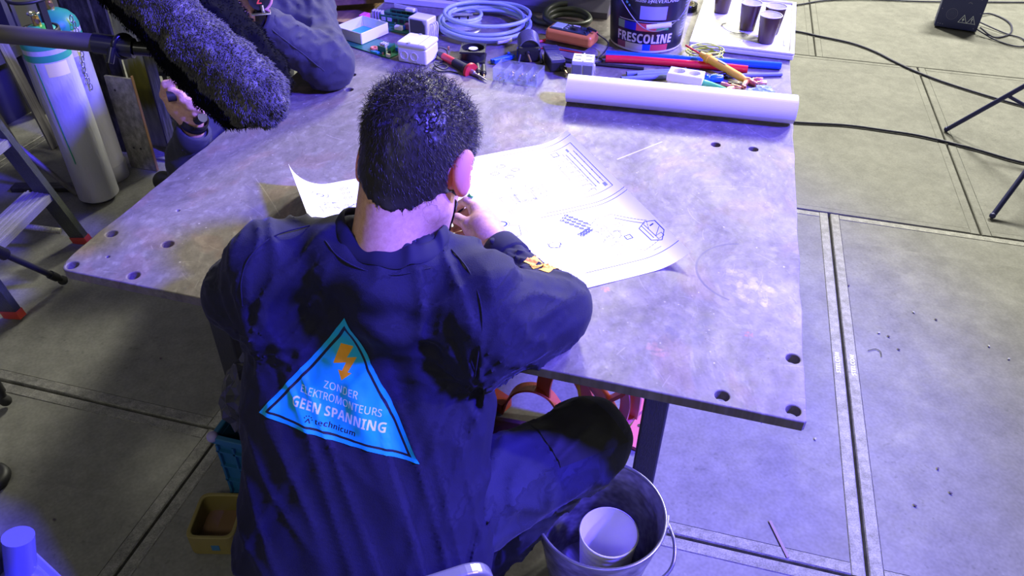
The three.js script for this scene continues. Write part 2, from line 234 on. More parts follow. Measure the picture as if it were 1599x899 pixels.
// ellipsoid in a frame given by centre, two axes and three radii
function ell(c, ux, uy, r) {
  const X = V3(...ux).normalize(), Z = V3().crossVectors(X, V3(...uy)).normalize(), Y = V3().crossVectors(Z, X), m = Math.min(...r);
  return (x, y, z) => { x -= c[0]; y -= c[1]; z -= c[2]; const a = (x * X.x + y * X.y + z * X.z) / r[0], b = (x * Y.x + y * Y.y + z * Y.z) / r[1], d = (x * Z.x + y * Z.y + z * Z.z) / r[2]; const k = Math.sqrt(a * a + b * b + d * d); const g = Math.sqrt((a / r[0]) ** 2 + (b / r[1]) ** 2 + (d / r[2]) ** 2); return g > 1e-6 ? k * (k - 1) / g : -m; };
}
const uni = (list, k) => (x, y, z) => { let d = list[0](x, y, z); for (let i = 1; i < list.length; i++) d = smin(d, list[i](x, y, z), k); return d; };
function nets(f, mn, mx, cell) {
  const nx = Math.ceil((mx[0] - mn[0]) / cell) + 1, ny = Math.ceil((mx[1] - mn[1]) / cell) + 1, nz = Math.ceil((mx[2] - mn[2]) / cell) + 1, F = new Float32Array(nx * ny * nz), id = new Int32Array(nx * ny * nz).fill(-1);
  for (let k = 0, i = 0; k < nz; k++) for (let j = 0; j < ny; j++) for (let h = 0; h < nx; h++, i++) F[i] = f(mn[0] + h * cell, mn[1] + j * cell, mn[2] + k * cell);
  const pos = [], idx = [], sx = 1, sy = nx, sz = nx * ny, C = [0, sx, sy, sx + sy, sz, sx + sz, sy + sz, sx + sy + sz];
  const E = [[0, 1], [2, 3], [4, 5], [6, 7], [0, 2], [1, 3], [4, 6], [5, 7], [0, 4], [1, 5], [2, 6], [3, 7]];
  for (let k = 0; k < nz - 1; k++) for (let j = 0; j < ny - 1; j++) for (let h = 0; h < nx - 1; h++) {
    const i = h + j * sy + k * sz; let m = 0; for (let c = 0; c < 8; c++) if (F[i + C[c]] < 0) m |= 1 << c; if (m === 0 || m === 255) continue;
    let X = 0, Y = 0, Z = 0, n = 0;
    for (const [a, b] of E) { const fa = F[i + C[a]], fb = F[i + C[b]]; if ((fa < 0) === (fb < 0)) continue; const t = fa / (fa - fb); X += (a & 1) + t * ((b & 1) - (a & 1)); Y += ((a >> 1) & 1) + t * (((b >> 1) & 1) - ((a >> 1) & 1)); Z += (a >> 2) + t * ((b >> 2) - (a >> 2)); n++; }
    id[i] = pos.length / 3; pos.push(mn[0] + (h + X / n) * cell, mn[1] + (j + Y / n) * cell, mn[2] + (k + Z / n) * cell);
  }
  const quad = (a, b, c, d, flip) => { if (a < 0 || b < 0 || c < 0 || d < 0) return; flip ? idx.push(a, c, b, a, d, c) : idx.push(a, b, c, a, c, d); };
  for (let k = 1; k < nz - 1; k++) for (let j = 1; j < ny - 1; j++) for (let h = 1; h < nx - 1; h++) {
    const i = h + j * sy + k * sz, s = F[i] < 0;
    if (s !== (F[i + sx] < 0)) quad(id[i - sy - sz], id[i - sz], id[i], id[i - sy], !s);
    if (s !== (F[i + sy] < 0)) quad(id[i - sx - sz], id[i - sx], id[i], id[i - sz], !s);
    if (s !== (F[i + sz] < 0)) quad(id[i - sx - sy], id[i - sy], id[i], id[i - sx], !s);
  }
  const g = new THREE.BufferGeometry(); g.setAttribute('position', new THREE.Float32BufferAttribute(pos, 3)); g.setIndex(idx); g.computeVertexNormals();
  const uv = new Float32Array(pos.length / 3 * 2), nn = g.attributes.normal; for (let i = 0; i < uv.length / 2; i++) { const a = Math.abs(nn.getX(i)), b = Math.abs(nn.getY(i)), c = Math.abs(nn.getZ(i)), x = pos[3 * i], y = pos[3 * i + 1], z = pos[3 * i + 2]; if (b > a && b > c) { uv[2 * i] = x; uv[2 * i + 1] = z; } else { uv[2 * i] = a > c ? z : x; uv[2 * i + 1] = y; } }
  g.setAttribute('uv', new THREE.BufferAttribute(uv, 2)); return g;
}
// move a point along a ray to the zero of a field
function onto(f, o, d, far = 0.6) { let t = 0; for (let i = 0; i < 160 && t < far; i++) { const v = f(o.x + d.x * t, o.y + d.y * t, o.z + d.z * t); if (v < 0.0004) break; t += Math.max(v * 0.6, 0.0006); } return o.clone().addScaledVector(d, t); }
const ridge = (v) => 1 - Math.abs(v);
// wrinkles that run round a limb: coordinate t along the bone, angle about it
function limbFolds(a, b, amp, freq, sd0) {
  const A = V3(...a), D = V3(...b).sub(A), L = D.length(); D.normalize(); const U = V3().crossVectors(D, V3(0.3, 1, 0.2)).normalize(), W = V3().crossVectors(D, U);
  return (x, y, z) => { const px = x - A.x, py = y - A.y, pz = z - A.z, t = px * D.x + py * D.y + pz * D.z, u = px * U.x + py * U.y + pz * U.z, w = px * W.x + py * W.y + pz * W.z, an = Math.atan2(w, u);
    const e = sstep(t, -0.06, 0.02) * (1 - sstep(t, L - 0.01, L + 0.06)); if (e <= 0) return 0;
    return e * amp * (Math.pow(ridge(n3(t * freq + Math.cos(an) * 0.9, Math.cos(an) * 1.1 + sd0, Math.sin(an) * 1.1)), 3) - 0.35); };
}
const headFrame = (f, u) => { const F = V3(...f).normalize(), R = V3().crossVectors(F, V3(...u)).normalize(), U = V3().crossVectors(R, F); return { F, R, U }; };
// a head with face, ears; returns the skin field and a hair field
function headField(c, fr, neckBase, s = 1, withEars = true) {
  const at = (r, u, f) => [c[0] + s * (fr.R.x * r + fr.U.x * u + fr.F.x * f), c[1] + s * (fr.R.y * r + fr.U.y * u + fr.F.y * f), c[2] + s * (fr.R.z * r + fr.U.z * u + fr.F.z * f)];
  const Rx = fr.R.toArray(), Ux = fr.U.toArray(), dirT = (v) => [fr.R.x * v[0] + fr.U.x * v[1] + fr.F.x * v[2], fr.R.y * v[0] + fr.U.y * v[1] + fr.F.y * v[2], fr.R.z * v[0] + fr.U.z * v[1] + fr.F.z * v[2]];
  const k = s;
  const cran = ell(at(0, 0.02, -0.012), Rx, Ux, [0.079 * k, 0.1 * k, 0.099 * k]);
  const parts = [cran, ell(at(0, -0.045, 0.035), Rx, Ux, [0.062 * k, 0.078 * k, 0.06 * k]), cap(at(-0.048, -0.075, 0.0), at(-0.018, -0.108, 0.07), 0.02 * k, 0.018 * k), cap(at(0.048, -0.075, 0.0), at(0.018, -0.108, 0.07), 0.02 * k, 0.018 * k), cap(at(-0.018, -0.108, 0.07), at(0.018, -0.108, 0.07), 0.018 * k)];
  const skull = uni(parts, 0.035 * k);
  const nose = cap(at(0, 0.0, 0.088), at(0, -0.04, 0.108), 0.008 * k, 0.013 * k), brow = cap(at(-0.035, 0.018, 0.078), at(0.035, 0.018, 0.078), 0.012 * k), lips = cap(at(-0.02, -0.07, 0.088), at(0.02, -0.07, 0.088), 0.007 * k), chin = cap(at(-0.01, -0.105, 0.078), at(0.01, -0.105, 0.078), 0.016 * k);
  const eyeL = cap(at(-0.032, -0.002, 0.088), at(-0.03, -0.002, 0.088), 0.013 * k), eyeR = cap(at(0.032, -0.002, 0.088), at(0.03, -0.002, 0.088), 0.013 * k);
  const neck = cap(neckBase, at(-0.016, -0.055, -0.03), 0.061 * k, 0.054 * k);
  const ears = [-1, 1].map((e) => { const o = ell(at(e * 0.089, -0.012, -0.016), dirT([e * 0.92, 0, -0.42]), Ux, [0.011 * k, 0.036 * k, 0.022 * k]), hol = ell(at(e * 0.1, -0.008, -0.004), dirT([e * 0.92, 0, -0.42]), Ux, [0.008 * k, 0.022 * k, 0.012 * k]), lobe = cap(at(e * 0.084, -0.036, -0.008), at(e * 0.087, -0.043, -0.006), 0.009 * k), root = cap(at(e * 0.074, 0.0, -0.006), at(e * 0.08, -0.03, -0.004), 0.01 * k); const b = uni([o, lobe, root], 0.01 * k); return (x, y, z) => Math.max(b(x, y, z), -hol(x, y, z)); });
  const skin = (x, y, z) => { let d = smin(skull(x, y, z), neck(x, y, z), 0.035 * k); d = Math.max(d, -smin(eyeL(x, y, z), eyeR(x, y, z), 0.002)); d = smin(d, nose(x, y, z), 0.012); d = smin(d, brow(x, y, z), 0.015); d = smin(d, lips(x, y, z), 0.008); d = smin(d, chin(x, y, z), 0.015); if (withEars) { d = smin(d, ears[0](x, y, z), 0.008); d = smin(d, ears[1](x, y, z), 0.008); } return d; };
  const bare = (x, y, z) => smin(skull(x, y, z), neck(x, y, z), 0.035 * k); return { skin, skull, at, cran, ears, neck, bare };
}
const chain = (pts, r) => { const l = []; for (let i = 0; i + 1 < pts.length; i++) l.push(cap(pts[i], pts[i + 1], r[i], r[i + 1])); return uni(l, 0.004); };
// ---------------------------------------------------------------- the man at the table
const skinMap = dataTex(256, 256, (u, v) => { const k = fbm(u * 14, v * 14, 90, 4), s = n3(u * 70, v * 70, 3); return [206 + 14 * k + 5 * s, 158 + 16 * k + 6 * s, 132 + 16 * k + 6 * s]; });
skinMap.repeat.set(6, 6);
const skinMat = new THREE.MeshPhysicalMaterial({ map: skinMap, roughness: 0.55, bumpMap: grainBump, bumpScale: 0.0006 });
const shirtTone = dataTex(256, 256, (u, v) => { const k = 1 + 0.16 * fbm(u * 9, v * 9, 95, 4) + 0.06 * n3(u * 90, v * 90, 4); return [16 * k, 15 * k, 44 * k]; });  // navy cloth, with extra blue put in for the veiling blue glare
shirtTone.repeat.set(3, 3);
const shirtMat = new THREE.MeshPhysicalMaterial({ map: shirtTone, roughness: 0.82, bumpMap: weaveBump, bumpScale: 0.0004, sheen: 0.35, sheenRoughness: 0.5, sheenColor: RGB(0.35, 0.35, 0.6) });
const man = thing('person', 'person in a dark navy long sleeved shirt seated and drawing at the table', 'person');
{
  const HC = [0.033, 1.08, -0.125], fr = headFrame([0.08, -0.70, -0.71], [0, 0.71, -0.7]), neckBase = [0.008, 0.95, -0.012];
  const H = headField(HC, fr, neckBase, 1.035, false);
  // skeleton
  const shL = [-0.205, 0.892, 0.0], shR = [0.192, 0.885, -0.02], elL = [-0.285, 0.828, 0.0], elR = [0.287, 0.828, -0.105], wrL = [-0.1, 0.806, -0.2], wrR = [0.146, 0.835, -0.248];
  const hipL = [-0.07, 0.475, 0.16], hipR = [0.13, 0.475, 0.15], knL = [-0.22, 0.55, -0.16], knR = [0.376, 0.517, -0.085], anL = [-0.2, 0.1, -0.12], anR = [0.17, 0.1, -0.04];
  // the torso: an oval swept along the leaning spine
  const n = V3(0, 0.518, 0.856), ax = V3(0, 0.856, -0.518), S0 = V3(0.03, 0.37, 0.248), SL = 0.67;
  const torso = (x, y, z) => {
    const py = y - S0.y, pz = z - S0.z, t = (py * ax.y + pz * ax.z) / SL, q = py * n.y + pz * n.z, tc = clamp(t, 0, 1);
    const cx = lerp(0.008, -0.028, sstep(tc, 0.1, 0.6)), w = lerp(lerp(0.247, 0.236, sstep(tc, 0, 0.4)), 0.165, sstep(tc, 0.68, 1)), dp = lerp(0.126, 0.1, sstep(tc, 0.1, 0.6)) - 0.028 * sstep(tc, 0.75, 1);
    const a = Math.abs(x - cx) / w, b = Math.abs(q) / dp, e = Math.pow(Math.pow(a, 2.5) + Math.pow(b, 2.5), 0.4);
    const a2 = a ** 4, b2 = b ** 4, side = (e - 1) * lerp(dp, w, a2 / (a2 + b2 + 1e-6)), end = (Math.abs(t - 0.5) - 0.5) * SL;
    return end <= 0 ? side : Math.sqrt(Math.max(side, 0) ** 2 + end * end) + Math.min(side, 0) * 0.2 - 0.0;
  };
  const under = (x, y, z) => Math.max(z - 0.004, y - (TH + 0.006)); // negative inside the table's volume
  const armR = uni([cap(shR, elR, 0.082, 0.06), cap([0.2, 0.82, 0.04], [0.275, 0.826, -0.06], 0.05, 0.056)], 0.06), foreR = cap(elR, wrR, 0.058, 0.036);
  const armL = uni([cap(shL, elL, 0.08, 0.058), cap([-0.2, 0.81, 0.06], [-0.27, 0.826, 0.02], 0.045, 0.052)], 0.06), foreL = cap(elL, wrL, 0.056, 0.038);
  const yoke = uni([cap([-0.19, 0.9, 0.0], [-0.02, 0.93, -0.02], 0.078, 0.075), cap([0.18, 0.875, -0.01], [0.06, 0.905, -0.015], 0.07, 0.066), cap([0.02, 0.9, -0.0], [0.035, 0.94, -0.025], 0.085, 0.062)], 0.05);
  const fR1 = limbFolds(shR, elR, 0.0045, 8, 3), fR2 = limbFolds(elR, wrR, 0.007, 15, 9), fL1 = limbFolds(shL, elL, 0.004, 8, 14), fL2 = limbFolds(elL, wrL, 0.007, 15, 19);
  const drape = (x, y, z) => { // folds of the loose back and side of the shirt
    let f = 0; const s = (y - 0.45) / 0.5;
    const r = sstep(x, 0.09, 0.21); if (r > 0) f += r * (1 - sstep(y, 0.72, 0.86)) * 0.013 * (Math.pow(ridge(n3((x + 0.25 * z) * 15 + 0.9 * y, y * 2.2, 41)), 4) - 0.3);
    f += 0.006 * n3(x * 4 + y * 2, y * 5, z * 3 + 3) * sstep(y, 0.4, 0.6);
    const l = 1 - sstep(x, -0.12, 0.16); f += l * (1 - sstep(y, 0.62, 0.78)) * 0.006 * (Math.pow(ridge(n3(x * 3.5 - y * 1.2, y * 9 + x * 5, 47)), 3) - 0.3);
    // gathers under the collar and from the armpits
    const dx = x - 0.01, rad = Math.hypot(dx, (y - 0.96) * 0.8); f += 0.009 * Math.exp(-(((rad - 0.17) / 0.07) ** 2)) * n3(Math.atan2(dx, 0.97 - y) * 2.2, rad * 4, 51);
    f -= 0.008 * Math.exp(-(((x - 0.03 - (0.96 - y) * 0.15) / 0.075) ** 2 + ((y - 0.905) / 0.022) ** 2)); f += 0.007 * Math.exp(-(((x - 0.06) / 0.1) ** 2 + ((y - 0.868) / 0.02) ** 2));
    f -= 0.006 * Math.exp(-(((x + 0.06 + (y - 0.9) * 0.9) / 0.03) ** 2)) * sstep(y, 0.84, 0.9); f -= 0.007 * Math.exp(-(((x - 0.165 - (y - 0.88) * 1.1) / 0.026) ** 2)) * sstep(y, 0.82, 0.87);
    const da = Math.hypot(x - 0.205, y - 0.8, z - 0.06); f += 0.005 * Math.exp(-((da / 0.13) ** 2)) * (Math.pow(ridge(n3(Math.atan2(y - 0.8, x - 0.205) * 2.4, da * 5, 61)), 3) - 0.3) * 2;
    const db = Math.hypot(x + 0.21, y - 0.8, z - 0.06); f += 0.0045 * Math.exp(-((db / 0.12) ** 2)) * (Math.pow(ridge(n3(Math.atan2(y - 0.8, x + 0.21) * 2.2, db * 5, 66)), 3) - 0.3) * 2;
    return f;
  };
  const neckCut = cap([0.014, 0.955, -0.035], [0.034, 1.1, -0.14], 0.062, 0.09);
  const shirtF = (x, y, z) => {
    let d = torso(x, y, z); d = smin(d, yoke(x, y, z), 0.07); d = smin(d, armR(x, y, z), 0.045); d = smin(d, armL(x, y, z), 0.045); d = smin(d, foreR(x, y, z), 0.035); d = smin(d, foreL(x, y, z), 0.035);
    if (d < 0.045 && d > -0.045) d -= drape(x, y, z) + fR1(x, y, z) + fR2(x, y, z) + fL1(x, y, z) + fL2(x, y, z);
    d = Math.max(d, -under(x, y, z)); d = Math.max(d, -neckCut(x, y, z));
    d = Math.max(d, 0.47 - 0.06 * sstep(z, 0.1, 0.3) - y);
    // sleeves end at the wrists
    const ca = (x - wrR[0]) * -0.697 + (y - wrR[1]) * 0.03 + (z - wrR[2]) * -0.71; if (ca > -0.08 && Math.hypot(x - wrR[0], y - wrR[1], z - wrR[2]) < 0.12) d = Math.max(d, ca);
    const cb = (x - wrL[0]) * 0.68 + (z - wrL[2]) * -0.73; if (cb > -0.08 && Math.hypot(x - wrL[0], y - wrL[1], z - wrL[2]) < 0.12) d = Math.max(d, cb);
    return d;
  };
  const shirt = part('shirt', nets(shirtF, [-0.42, 0.38, -0.34], [0.42, 1.06, 0.44], 0.0062), shirtMat, man, 'dark navy long sleeved shirt');
  // collar band and cuffs
  const ring = []; for (let k = 0; k < 40; k++) { const a = k / 40 * Math.PI * 2, c = Math.cos(a), s = Math.sin(a); const q = onto(shirtF, V3(0.014 + 0.09 * c, 1.09, -0.045 + 0.082 * s), V3(0, -1, 0), 0.3); q.y = Math.max(q.y, 0.9) + 0.001; ring.push(q); }
  { const c = curve(ring, true), pos = [], ix = [], N = 160, Mr = 10; const up = V3(-0.04, 0.86, -0.5).normalize(), cen = V3(0.014, 0.985, -0.05);
    for (let i = 0; i < N; i++) { const p = c.getPoint(i / N), o = p.clone().sub(cen).normalize(); for (let j = 0; j < Mr; j++) { const b = j / Mr * 6.283, q = p.clone().addScaledVector(up, 0.0135 * Math.cos(b)).addScaledVector(o, 0.0045 * Math.sin(b) - 0.006 * Math.cos(b)); pos.push(q.x, q.y, q.z); } }
    for (let i = 0; i < N; i++) for (let j = 0; j < Mr; j++) { const a = i * Mr + j, b = i * Mr + (j + 1) % Mr, e = ((i + 1) % N) * Mr + j, f = ((i + 1) % N) * Mr + (j + 1) % Mr; ix.push(a, b, f, a, f, e); }
    const g = new THREE.BufferGeometry(); g.setAttribute('position', new THREE.Float32BufferAttribute(pos, 3)); g.setIndex(ix); g.computeVertexNormals(); part('collar', g, shirtMat, shirt); }
  const cuff = (w, d, r, L) => { const D = V3(...d).normalize(), W = V3(...w), g = lathe([[r * 0.86, L * 0.5], [r, L * 0.5 - 0.003], [r * 1.05, 0], [r * 1.08, -L * 0.5], [r * 0.86, -L * 0.55]], 32); g.applyQuaternion(new THREE.Quaternion().setFromUnitVectors(V3(0, 1, 0), D)); g.translate(W.x, W.y, W.z); return g; };
  part('cuff', cuff([wrR[0] + 0.012, wrR[1], wrR[2] + 0.012], [-0.697, 0.03, -0.71], 0.039, 0.05), shirtMat, shirt); part('cuff', cuff([wrL[0] - 0.012, wrL[1], wrL[2] + 0.012], [0.68, 0, -0.73], 0.04, 0.05), shirtMat, shirt);
  // the printed warning triangle, laid on the back of the shirt
  const tri = [V3(-0.034, 0.9, 0.11), V3(-0.186, 0.728, 0.22), V3(0.122, 0.703, 0.23)], N = 48, pos = [], uv = [], ix = [], dirN = n.clone().negate();
  const uvT = [[0.5, 1], [0, 0], [1, 0]], at = [];
  for (let i = 0; i <= N; i++) { at.push([]); for (let j = 0; j <= i; j++) { const a = 1 - i / N, c = i ? j / N : 0, b = 1 - a - c; const o = V3().addScaledVector(tri[0], a).addScaledVector(tri[1], b).addScaledVector(tri[2], c).addScaledVector(n, 0.06); const p = onto(shirtF, o, dirN); p.addScaledVector(n, 0.0012); at[i].push(pos.length / 3); pos.push(p.x, p.y, p.z); uv.push(a * uvT[0][0] + b * uvT[1][0] + c * uvT[2][0], a * uvT[0][1] + b * uvT[1][1] + c * uvT[2][1]); } }
  for (let i = 0; i < N; i++) for (let j = 0; j <= i; j++) { ix.push(at[i][j], at[i + 1][j], at[i + 1][j + 1]); if (j < i) ix.push(at[i][j], at[i + 1][j + 1], at[i][j + 1]); }
  const pg = new THREE.BufferGeometry(); pg.setAttribute('position', new THREE.Float32BufferAttribute(pos, 3)); pg.setAttribute('uv', new THREE.Float32BufferAttribute(uv, 2)); pg.setIndex(ix); pg.computeVertexNormals();
  const print = canvasTex(1024, 900, (c, W, H) => {
    c.fillStyle = '#08b0da'; c.fillRect(0, 0, W, H);
    const T = (k) => { const cx = W / 2, cy = H * 0.667; return [[cx, cy + (0 - cy) * k], [cx + (0 - cx) * k, cy + (H - cy) * k], [cx + (W - cx) * k, cy + (H - cy) * k]]; };
    const a = T(0.875); c.strokeStyle = '#0b0b22'; c.lineWidth = 17; c.lineJoin = 'miter'; c.beginPath(); c.moveTo(...a[0]); c.lineTo(...a[1]); c.lineTo(...a[2]); c.closePath(); c.stroke();
    c.fillStyle = '#f6a500'; c.beginPath(); for (const [x, y] of [[478, 205], [552, 205], [518, 300], [576, 278], [536, 400], [560, 400], [505, 470], [478, 398], [502, 398], [518, 335], [448, 358]]) c.lineTo(x, y); c.closePath(); c.fill();
    c.fillStyle = '#e9f2fb'; c.textAlign = 'center'; const tx = (s, y, px, w, f = '') => { c.save(); c.font = f + ' ' + px + 'px sans-serif'; const m = c.measureText(s).width; c.translate(W / 2, y); c.scale(w / m, 1); c.fillText(s, 0, 0); c.restore(); };
    tx('ZONDER', 560, 74, 226); tx('ELEKTROMONTEURS', 644, 74, 520); tx('GEEN SPANNING', 750, 98, 590, 'bold');
    c.fillStyle = '#04060f'; tx('technicum', 826, 54, 256, 'bold'); 
    c.lineWidth = 7; c.strokeStyle = '#0b1030'; c.lineJoin = 'round'; c.beginPath(); c.moveTo(330, 830); c.lineTo(344, 804); c.lineTo(358, 830); c.stroke(); for (let k = 0; k < 5; k++) { const t = Math.PI * (1.05 + k * 0.225); c.beginPath(); c.arc(344 + 24 * Math.cos(t), 806 + 22 * Math.sin(t), 4.5, 0, 7); c.fill(); }
  });
  part('printed_triangle', pg, new THREE.MeshStandardMaterial({ map: print, roughness: 0.5 }), shirt, 'cyan triangle print with lightning bolt and white lettering');
  const seam = (pts, o, d) => part('seam', tube(pts.map((p) => onto(shirtF, V3(...p).addScaledVector(o, 1), d).addScaledVector(d, -0.0006)), 0.0013, 60, 6), shirtMat, shirt);
  seam([[0.12, 0.985, -0.02], [0.16, 0.965, 0.0], [0.19, 0.93, 0.02], [0.203, 0.89, 0.04], [0.203, 0.85, 0.06], [0.198, 0.81, 0.08]], V3(0, 0.08, 0.1), V3(0, -0.62, -0.78)); seam([[-0.13, 0.985, -0.02], [-0.175, 0.965, 0.0], [-0.2, 0.93, 0.02], [-0.212, 0.89, 0.04], [-0.214, 0.85, 0.06]], V3(0, 0.08, 0.1), V3(0, -0.62, -0.78)); seam([[-0.08, 0.965, -0.01], [-0.045, 0.96, 0.02], [0.0, 0.955, 0.035], [0.05, 0.955, 0.035], [0.1, 0.962, 0.01]], V3(0, 0.08, 0.1), V3(0, -0.62, -0.78));
  // orange reflective print inside the crook of the right sleeve
  { const y0 = [[0.222, 0.868, -0.155], [0.24, 0.868, -0.138], [0.257, 0.868, -0.125], [0.27, 0.868, -0.148]]; const om = mat([0.95, 0.48, 0.05], 0.5); y0.forEach(([x, y, z], k) => { const w = [0.02, 0.017, 0.02, 0.014][k], h = [0.03, 0.034, 0.03, 0.026][k], pos = [], ix = [], Q = 8, an = [0.5, 0.9, 0.2, 0.7][k]; const dn = V3(0.1, -1, -0.25).normalize(); for (let i = 0; i <= Q; i++) for (let j = 0; j <= Q; j++) { const a = (i / Q - 0.5) * w, b = (j / Q - 0.5) * h; const o = V3(x + a * Math.cos(an) - b * Math.sin(an), y + 0.08, z + a * Math.sin(an) + b * Math.cos(an)); const p = onto(shirtF, o, dn); p.addScaledVector(dn, -0.0014); pos.push(p.x, p.y, p.z); } for (let i = 0; i < Q; i++) for (let j = 0; j < Q; j++) { const e = i * (Q + 1) + j; ix.push(e, e + 1, e + Q + 2, e, e + Q + 2, e + Q + 1); } const g = new THREE.BufferGeometry(); g.setAttribute('position', new THREE.Float32BufferAttribute(pos, 3)); g.setIndex(ix); g.computeVertexNormals(); part('sleeve_print', g, om, shirt, 'orange print on the sleeve'); }); }
  // body: head, trunk, arms and hands in one mesh
  const trunk = uni([cap([0.03, 0.47, 0.188], [0.0, 0.82, -0.024], 0.07, 0.066), cap([-0.12, 0.88, -0.01], [0.12, 0.88, -0.03], 0.05), cap(shL, elL, 0.045, 0.036), cap(elL, wrL, 0.036, 0.025), cap(shR, elR, 0.045, 0.036), cap(elR, wrR, 0.036, 0.026), cap(hipL, knL, 0.07, 0.05), cap(hipR, knR, 0.07, 0.05), cap(knL, anL, 0.045, 0.035), cap(knR, anR, 0.045, 0.035), cap(neckBase, [0.03, 0.86, -0.02], 0.05, 0.06)], 0.03);
  const trunkCut = (x, y, z) => Math.max(Math.max(trunk(x, y, z), -under(x, y, z) - 0.004), 0.04 - y);
  const handR = uni([cap(wrR, [0.098, 0.842, -0.3], 0.025, 0.031), cap([0.11, 0.84, -0.275], [0.066, 0.851, -0.346], 0.021, 0.017), cap([0.122, 0.832, -0.29], [0.088, 0.842, -0.346], 0.019, 0.015), cap([0.118, 0.818, -0.298], [0.09, 0.822, -0.34], 0.015, 0.013), cap([0.1, 0.83, -0.28], [0.07, 0.835, -0.3], 0.02, 0.017)], 0.022);
  const fingersR = [chain([[0.066, 0.852, -0.348], [0.036, 0.853, -0.372], [0.012, 0.832, -0.381], [0.002, 0.81, -0.378]], [0.0125, 0.0105, 0.0095, 0.0075]), chain([[0.078, 0.848, -0.352], [0.05, 0.833, -0.385], [0.022, 0.81, -0.382], [0.01, 0.795, -0.372]], [0.0125, 0.0105, 0.0095, 0.0075]), chain([[0.086, 0.836, -0.35], [0.06, 0.808, -0.378], [0.028, 0.793, -0.37], [0.012, 0.786, -0.358]], [0.012, 0.01, 0.009, 0.0075]), chain([[0.092, 0.822, -0.342], [0.07, 0.795, -0.362], [0.04, 0.784, -0.354], [0.022, 0.783, -0.342]], [0.011, 0.009, 0.0085, 0.007]), chain([[0.098, 0.83, -0.276], [0.062, 0.843, -0.302], [0.03, 0.836, -0.328], [0.008, 0.826, -0.345]], [0.016, 0.014, 0.0115, 0.008])];
  const handRF = (x, y, z) => { let d = handR(x, y, z); for (const f of fingersR) d = smin(d, f(x, y, z), 0.006); return d; };
  const handL = uni([cap(wrL, [-0.055, 0.8, -0.245], 0.024, 0.026), cap([-0.07, 0.8, -0.24], [-0.02, 0.795, -0.305], 0.018, 0.014), cap([-0.055, 0.8, -0.235], [-0.018, 0.797, -0.275], 0.018, 0.016), cap([-0.085, 0.798, -0.245], [-0.05, 0.793, -0.315], 0.016, 0.013)], 0.022);
  const fingersL = [chain([[-0.018, 0.796, -0.3], [0.0, 0.792, -0.335], [0.005, 0.784, -0.358]], [0.011, 0.0095, 0.0075]), chain([[-0.035, 0.796, -0.312], [-0.022, 0.792, -0.352], [-0.015, 0.784, -0.376]], [0.0115, 0.0095, 0.0075]), chain([[-0.052, 0.794, -0.314], [-0.045, 0.79, -0.352], [-0.038, 0.784, -0.374]], [0.011, 0.009, 0.0075]), chain([[-0.066, 0.792, -0.304], [-0.066, 0.788, -0.336], [-0.06, 0.783, -0.352]], [0.01, 0.0085, 0.007]), chain([[-0.04, 0.8, -0.25], [-0.012, 0.802, -0.282], [0.014, 0.797, -0.289], [0.035, 0.788, -0.285]], [0.015, 0.0135, 0.0115, 0.009])];
  const handLF = (x, y, z) => { let d = handL(x, y, z); for (const f of fingersL) d = smin(d, f(x, y, z), 0.006); return d; };
  const headG = nets(H.skin, [-0.13, 0.9, -0.36], [0.2, 1.28, 0.06], 0.004);
  const body = part('body', merge([headG, nets(trunkCut, [-0.4, 0.03, -0.32], [0.5, 0.99, 0.36], 0.013), nets(handRF, [-0.03, 0.76, -0.42], [0.18, 0.89, -0.21], 0.0032), nets(handLF, [-0.15, 0.765, -0.41], [0.07, 0.84, -0.16], 0.0032)]), skinMat, man);
  const earMat = phys([0.82, 0.36, 0.27], { roughness: 0.6, transmission: 0.42, thickness: 0, ior: 1.35 });
  H.ears.forEach((f, k) => part('ear', nets(f, k ? [0.07, 1.0, -0.24] : [-0.13, 1.0, -0.24], k ? [0.19, 1.15, -0.04] : [0.02, 1.15, -0.04], 0.0028), earMat, body));
  // eyes, brows
  const em = mat([0.8, 0.8, 0.78], 0.2), pm = mat([0.03, 0.02, 0.02], 0.2);
  for (const e of [-1, 1]) { const c = H.at(e * 0.031, -0.002, 0.082), p = H.at(e * 0.031, -0.002, 0.0925); part('eye', [new THREE.SphereGeometry(0.0125, 16, 12).translate(...c)], em, body); part('pupil', new THREE.SphereGeometry(0.0042, 10, 8).translate(...p), pm, body); }
  // hair: a cap that follows the skull, short at the nape, with loose locks on top
  const hairMat = mat([0.016, 0.013, 0.012], 0.42, 0, { bumpMap: grainBump, bumpScale: 0.002 });
  const loc = (x, y, z) => { x -= HC[0]; y -= HC[1]; z -= HC[2]; return [x * fr.R.x + y * fr.R.y + z * fr.R.z, x * fr.U.x + y * fr.U.y + z * fr.U.z, x * fr.F.x + y * fr.F.y + z * fr.F.z]; };
  const hairLen = (r, u, f) => 0.0012 + 0.0045 * sstep(u, -0.1, -0.03) + 0.008 * sstep(u, -0.02, 0.09);
  const hairCut = (r, u, f) => { // negative where hair grows
    const nape = -0.106 + 0.055 * (r / 0.07) ** 2 + 0.006 * n3(r * 90, 3, 1), a = nape - u; // lower line at the back
    const side = f > -0.03 ? (f + 0.005) * 1.1 - 0.035 - (u + 0.045) * 0.75 : -1; const fore = f - 0.072 - 0.0 * u, temple = u < 0.05 ? f - 0.03 - Math.max(0, u) * 0.6 : -1; return Math.max(a, side * 0.7, fore, temple); };
  const hairF = (x, y, z) => { const d0 = H.bare(x, y, z); if (d0 > 0.05) return d0 - 0.03; const [r, u, f] = loc(x, y, z); const earD = Math.hypot((Math.abs(r) - 0.09) * 0.7, u + 0.016, f + 0.012) - 0.031;
    return Math.max(d0 - hairLen(r, u, f) * (1 + 0.15 * n3(x * 55, y * 55, z * 55)), hairCut(r, u, f), -earD, -d0 - 0.012); };
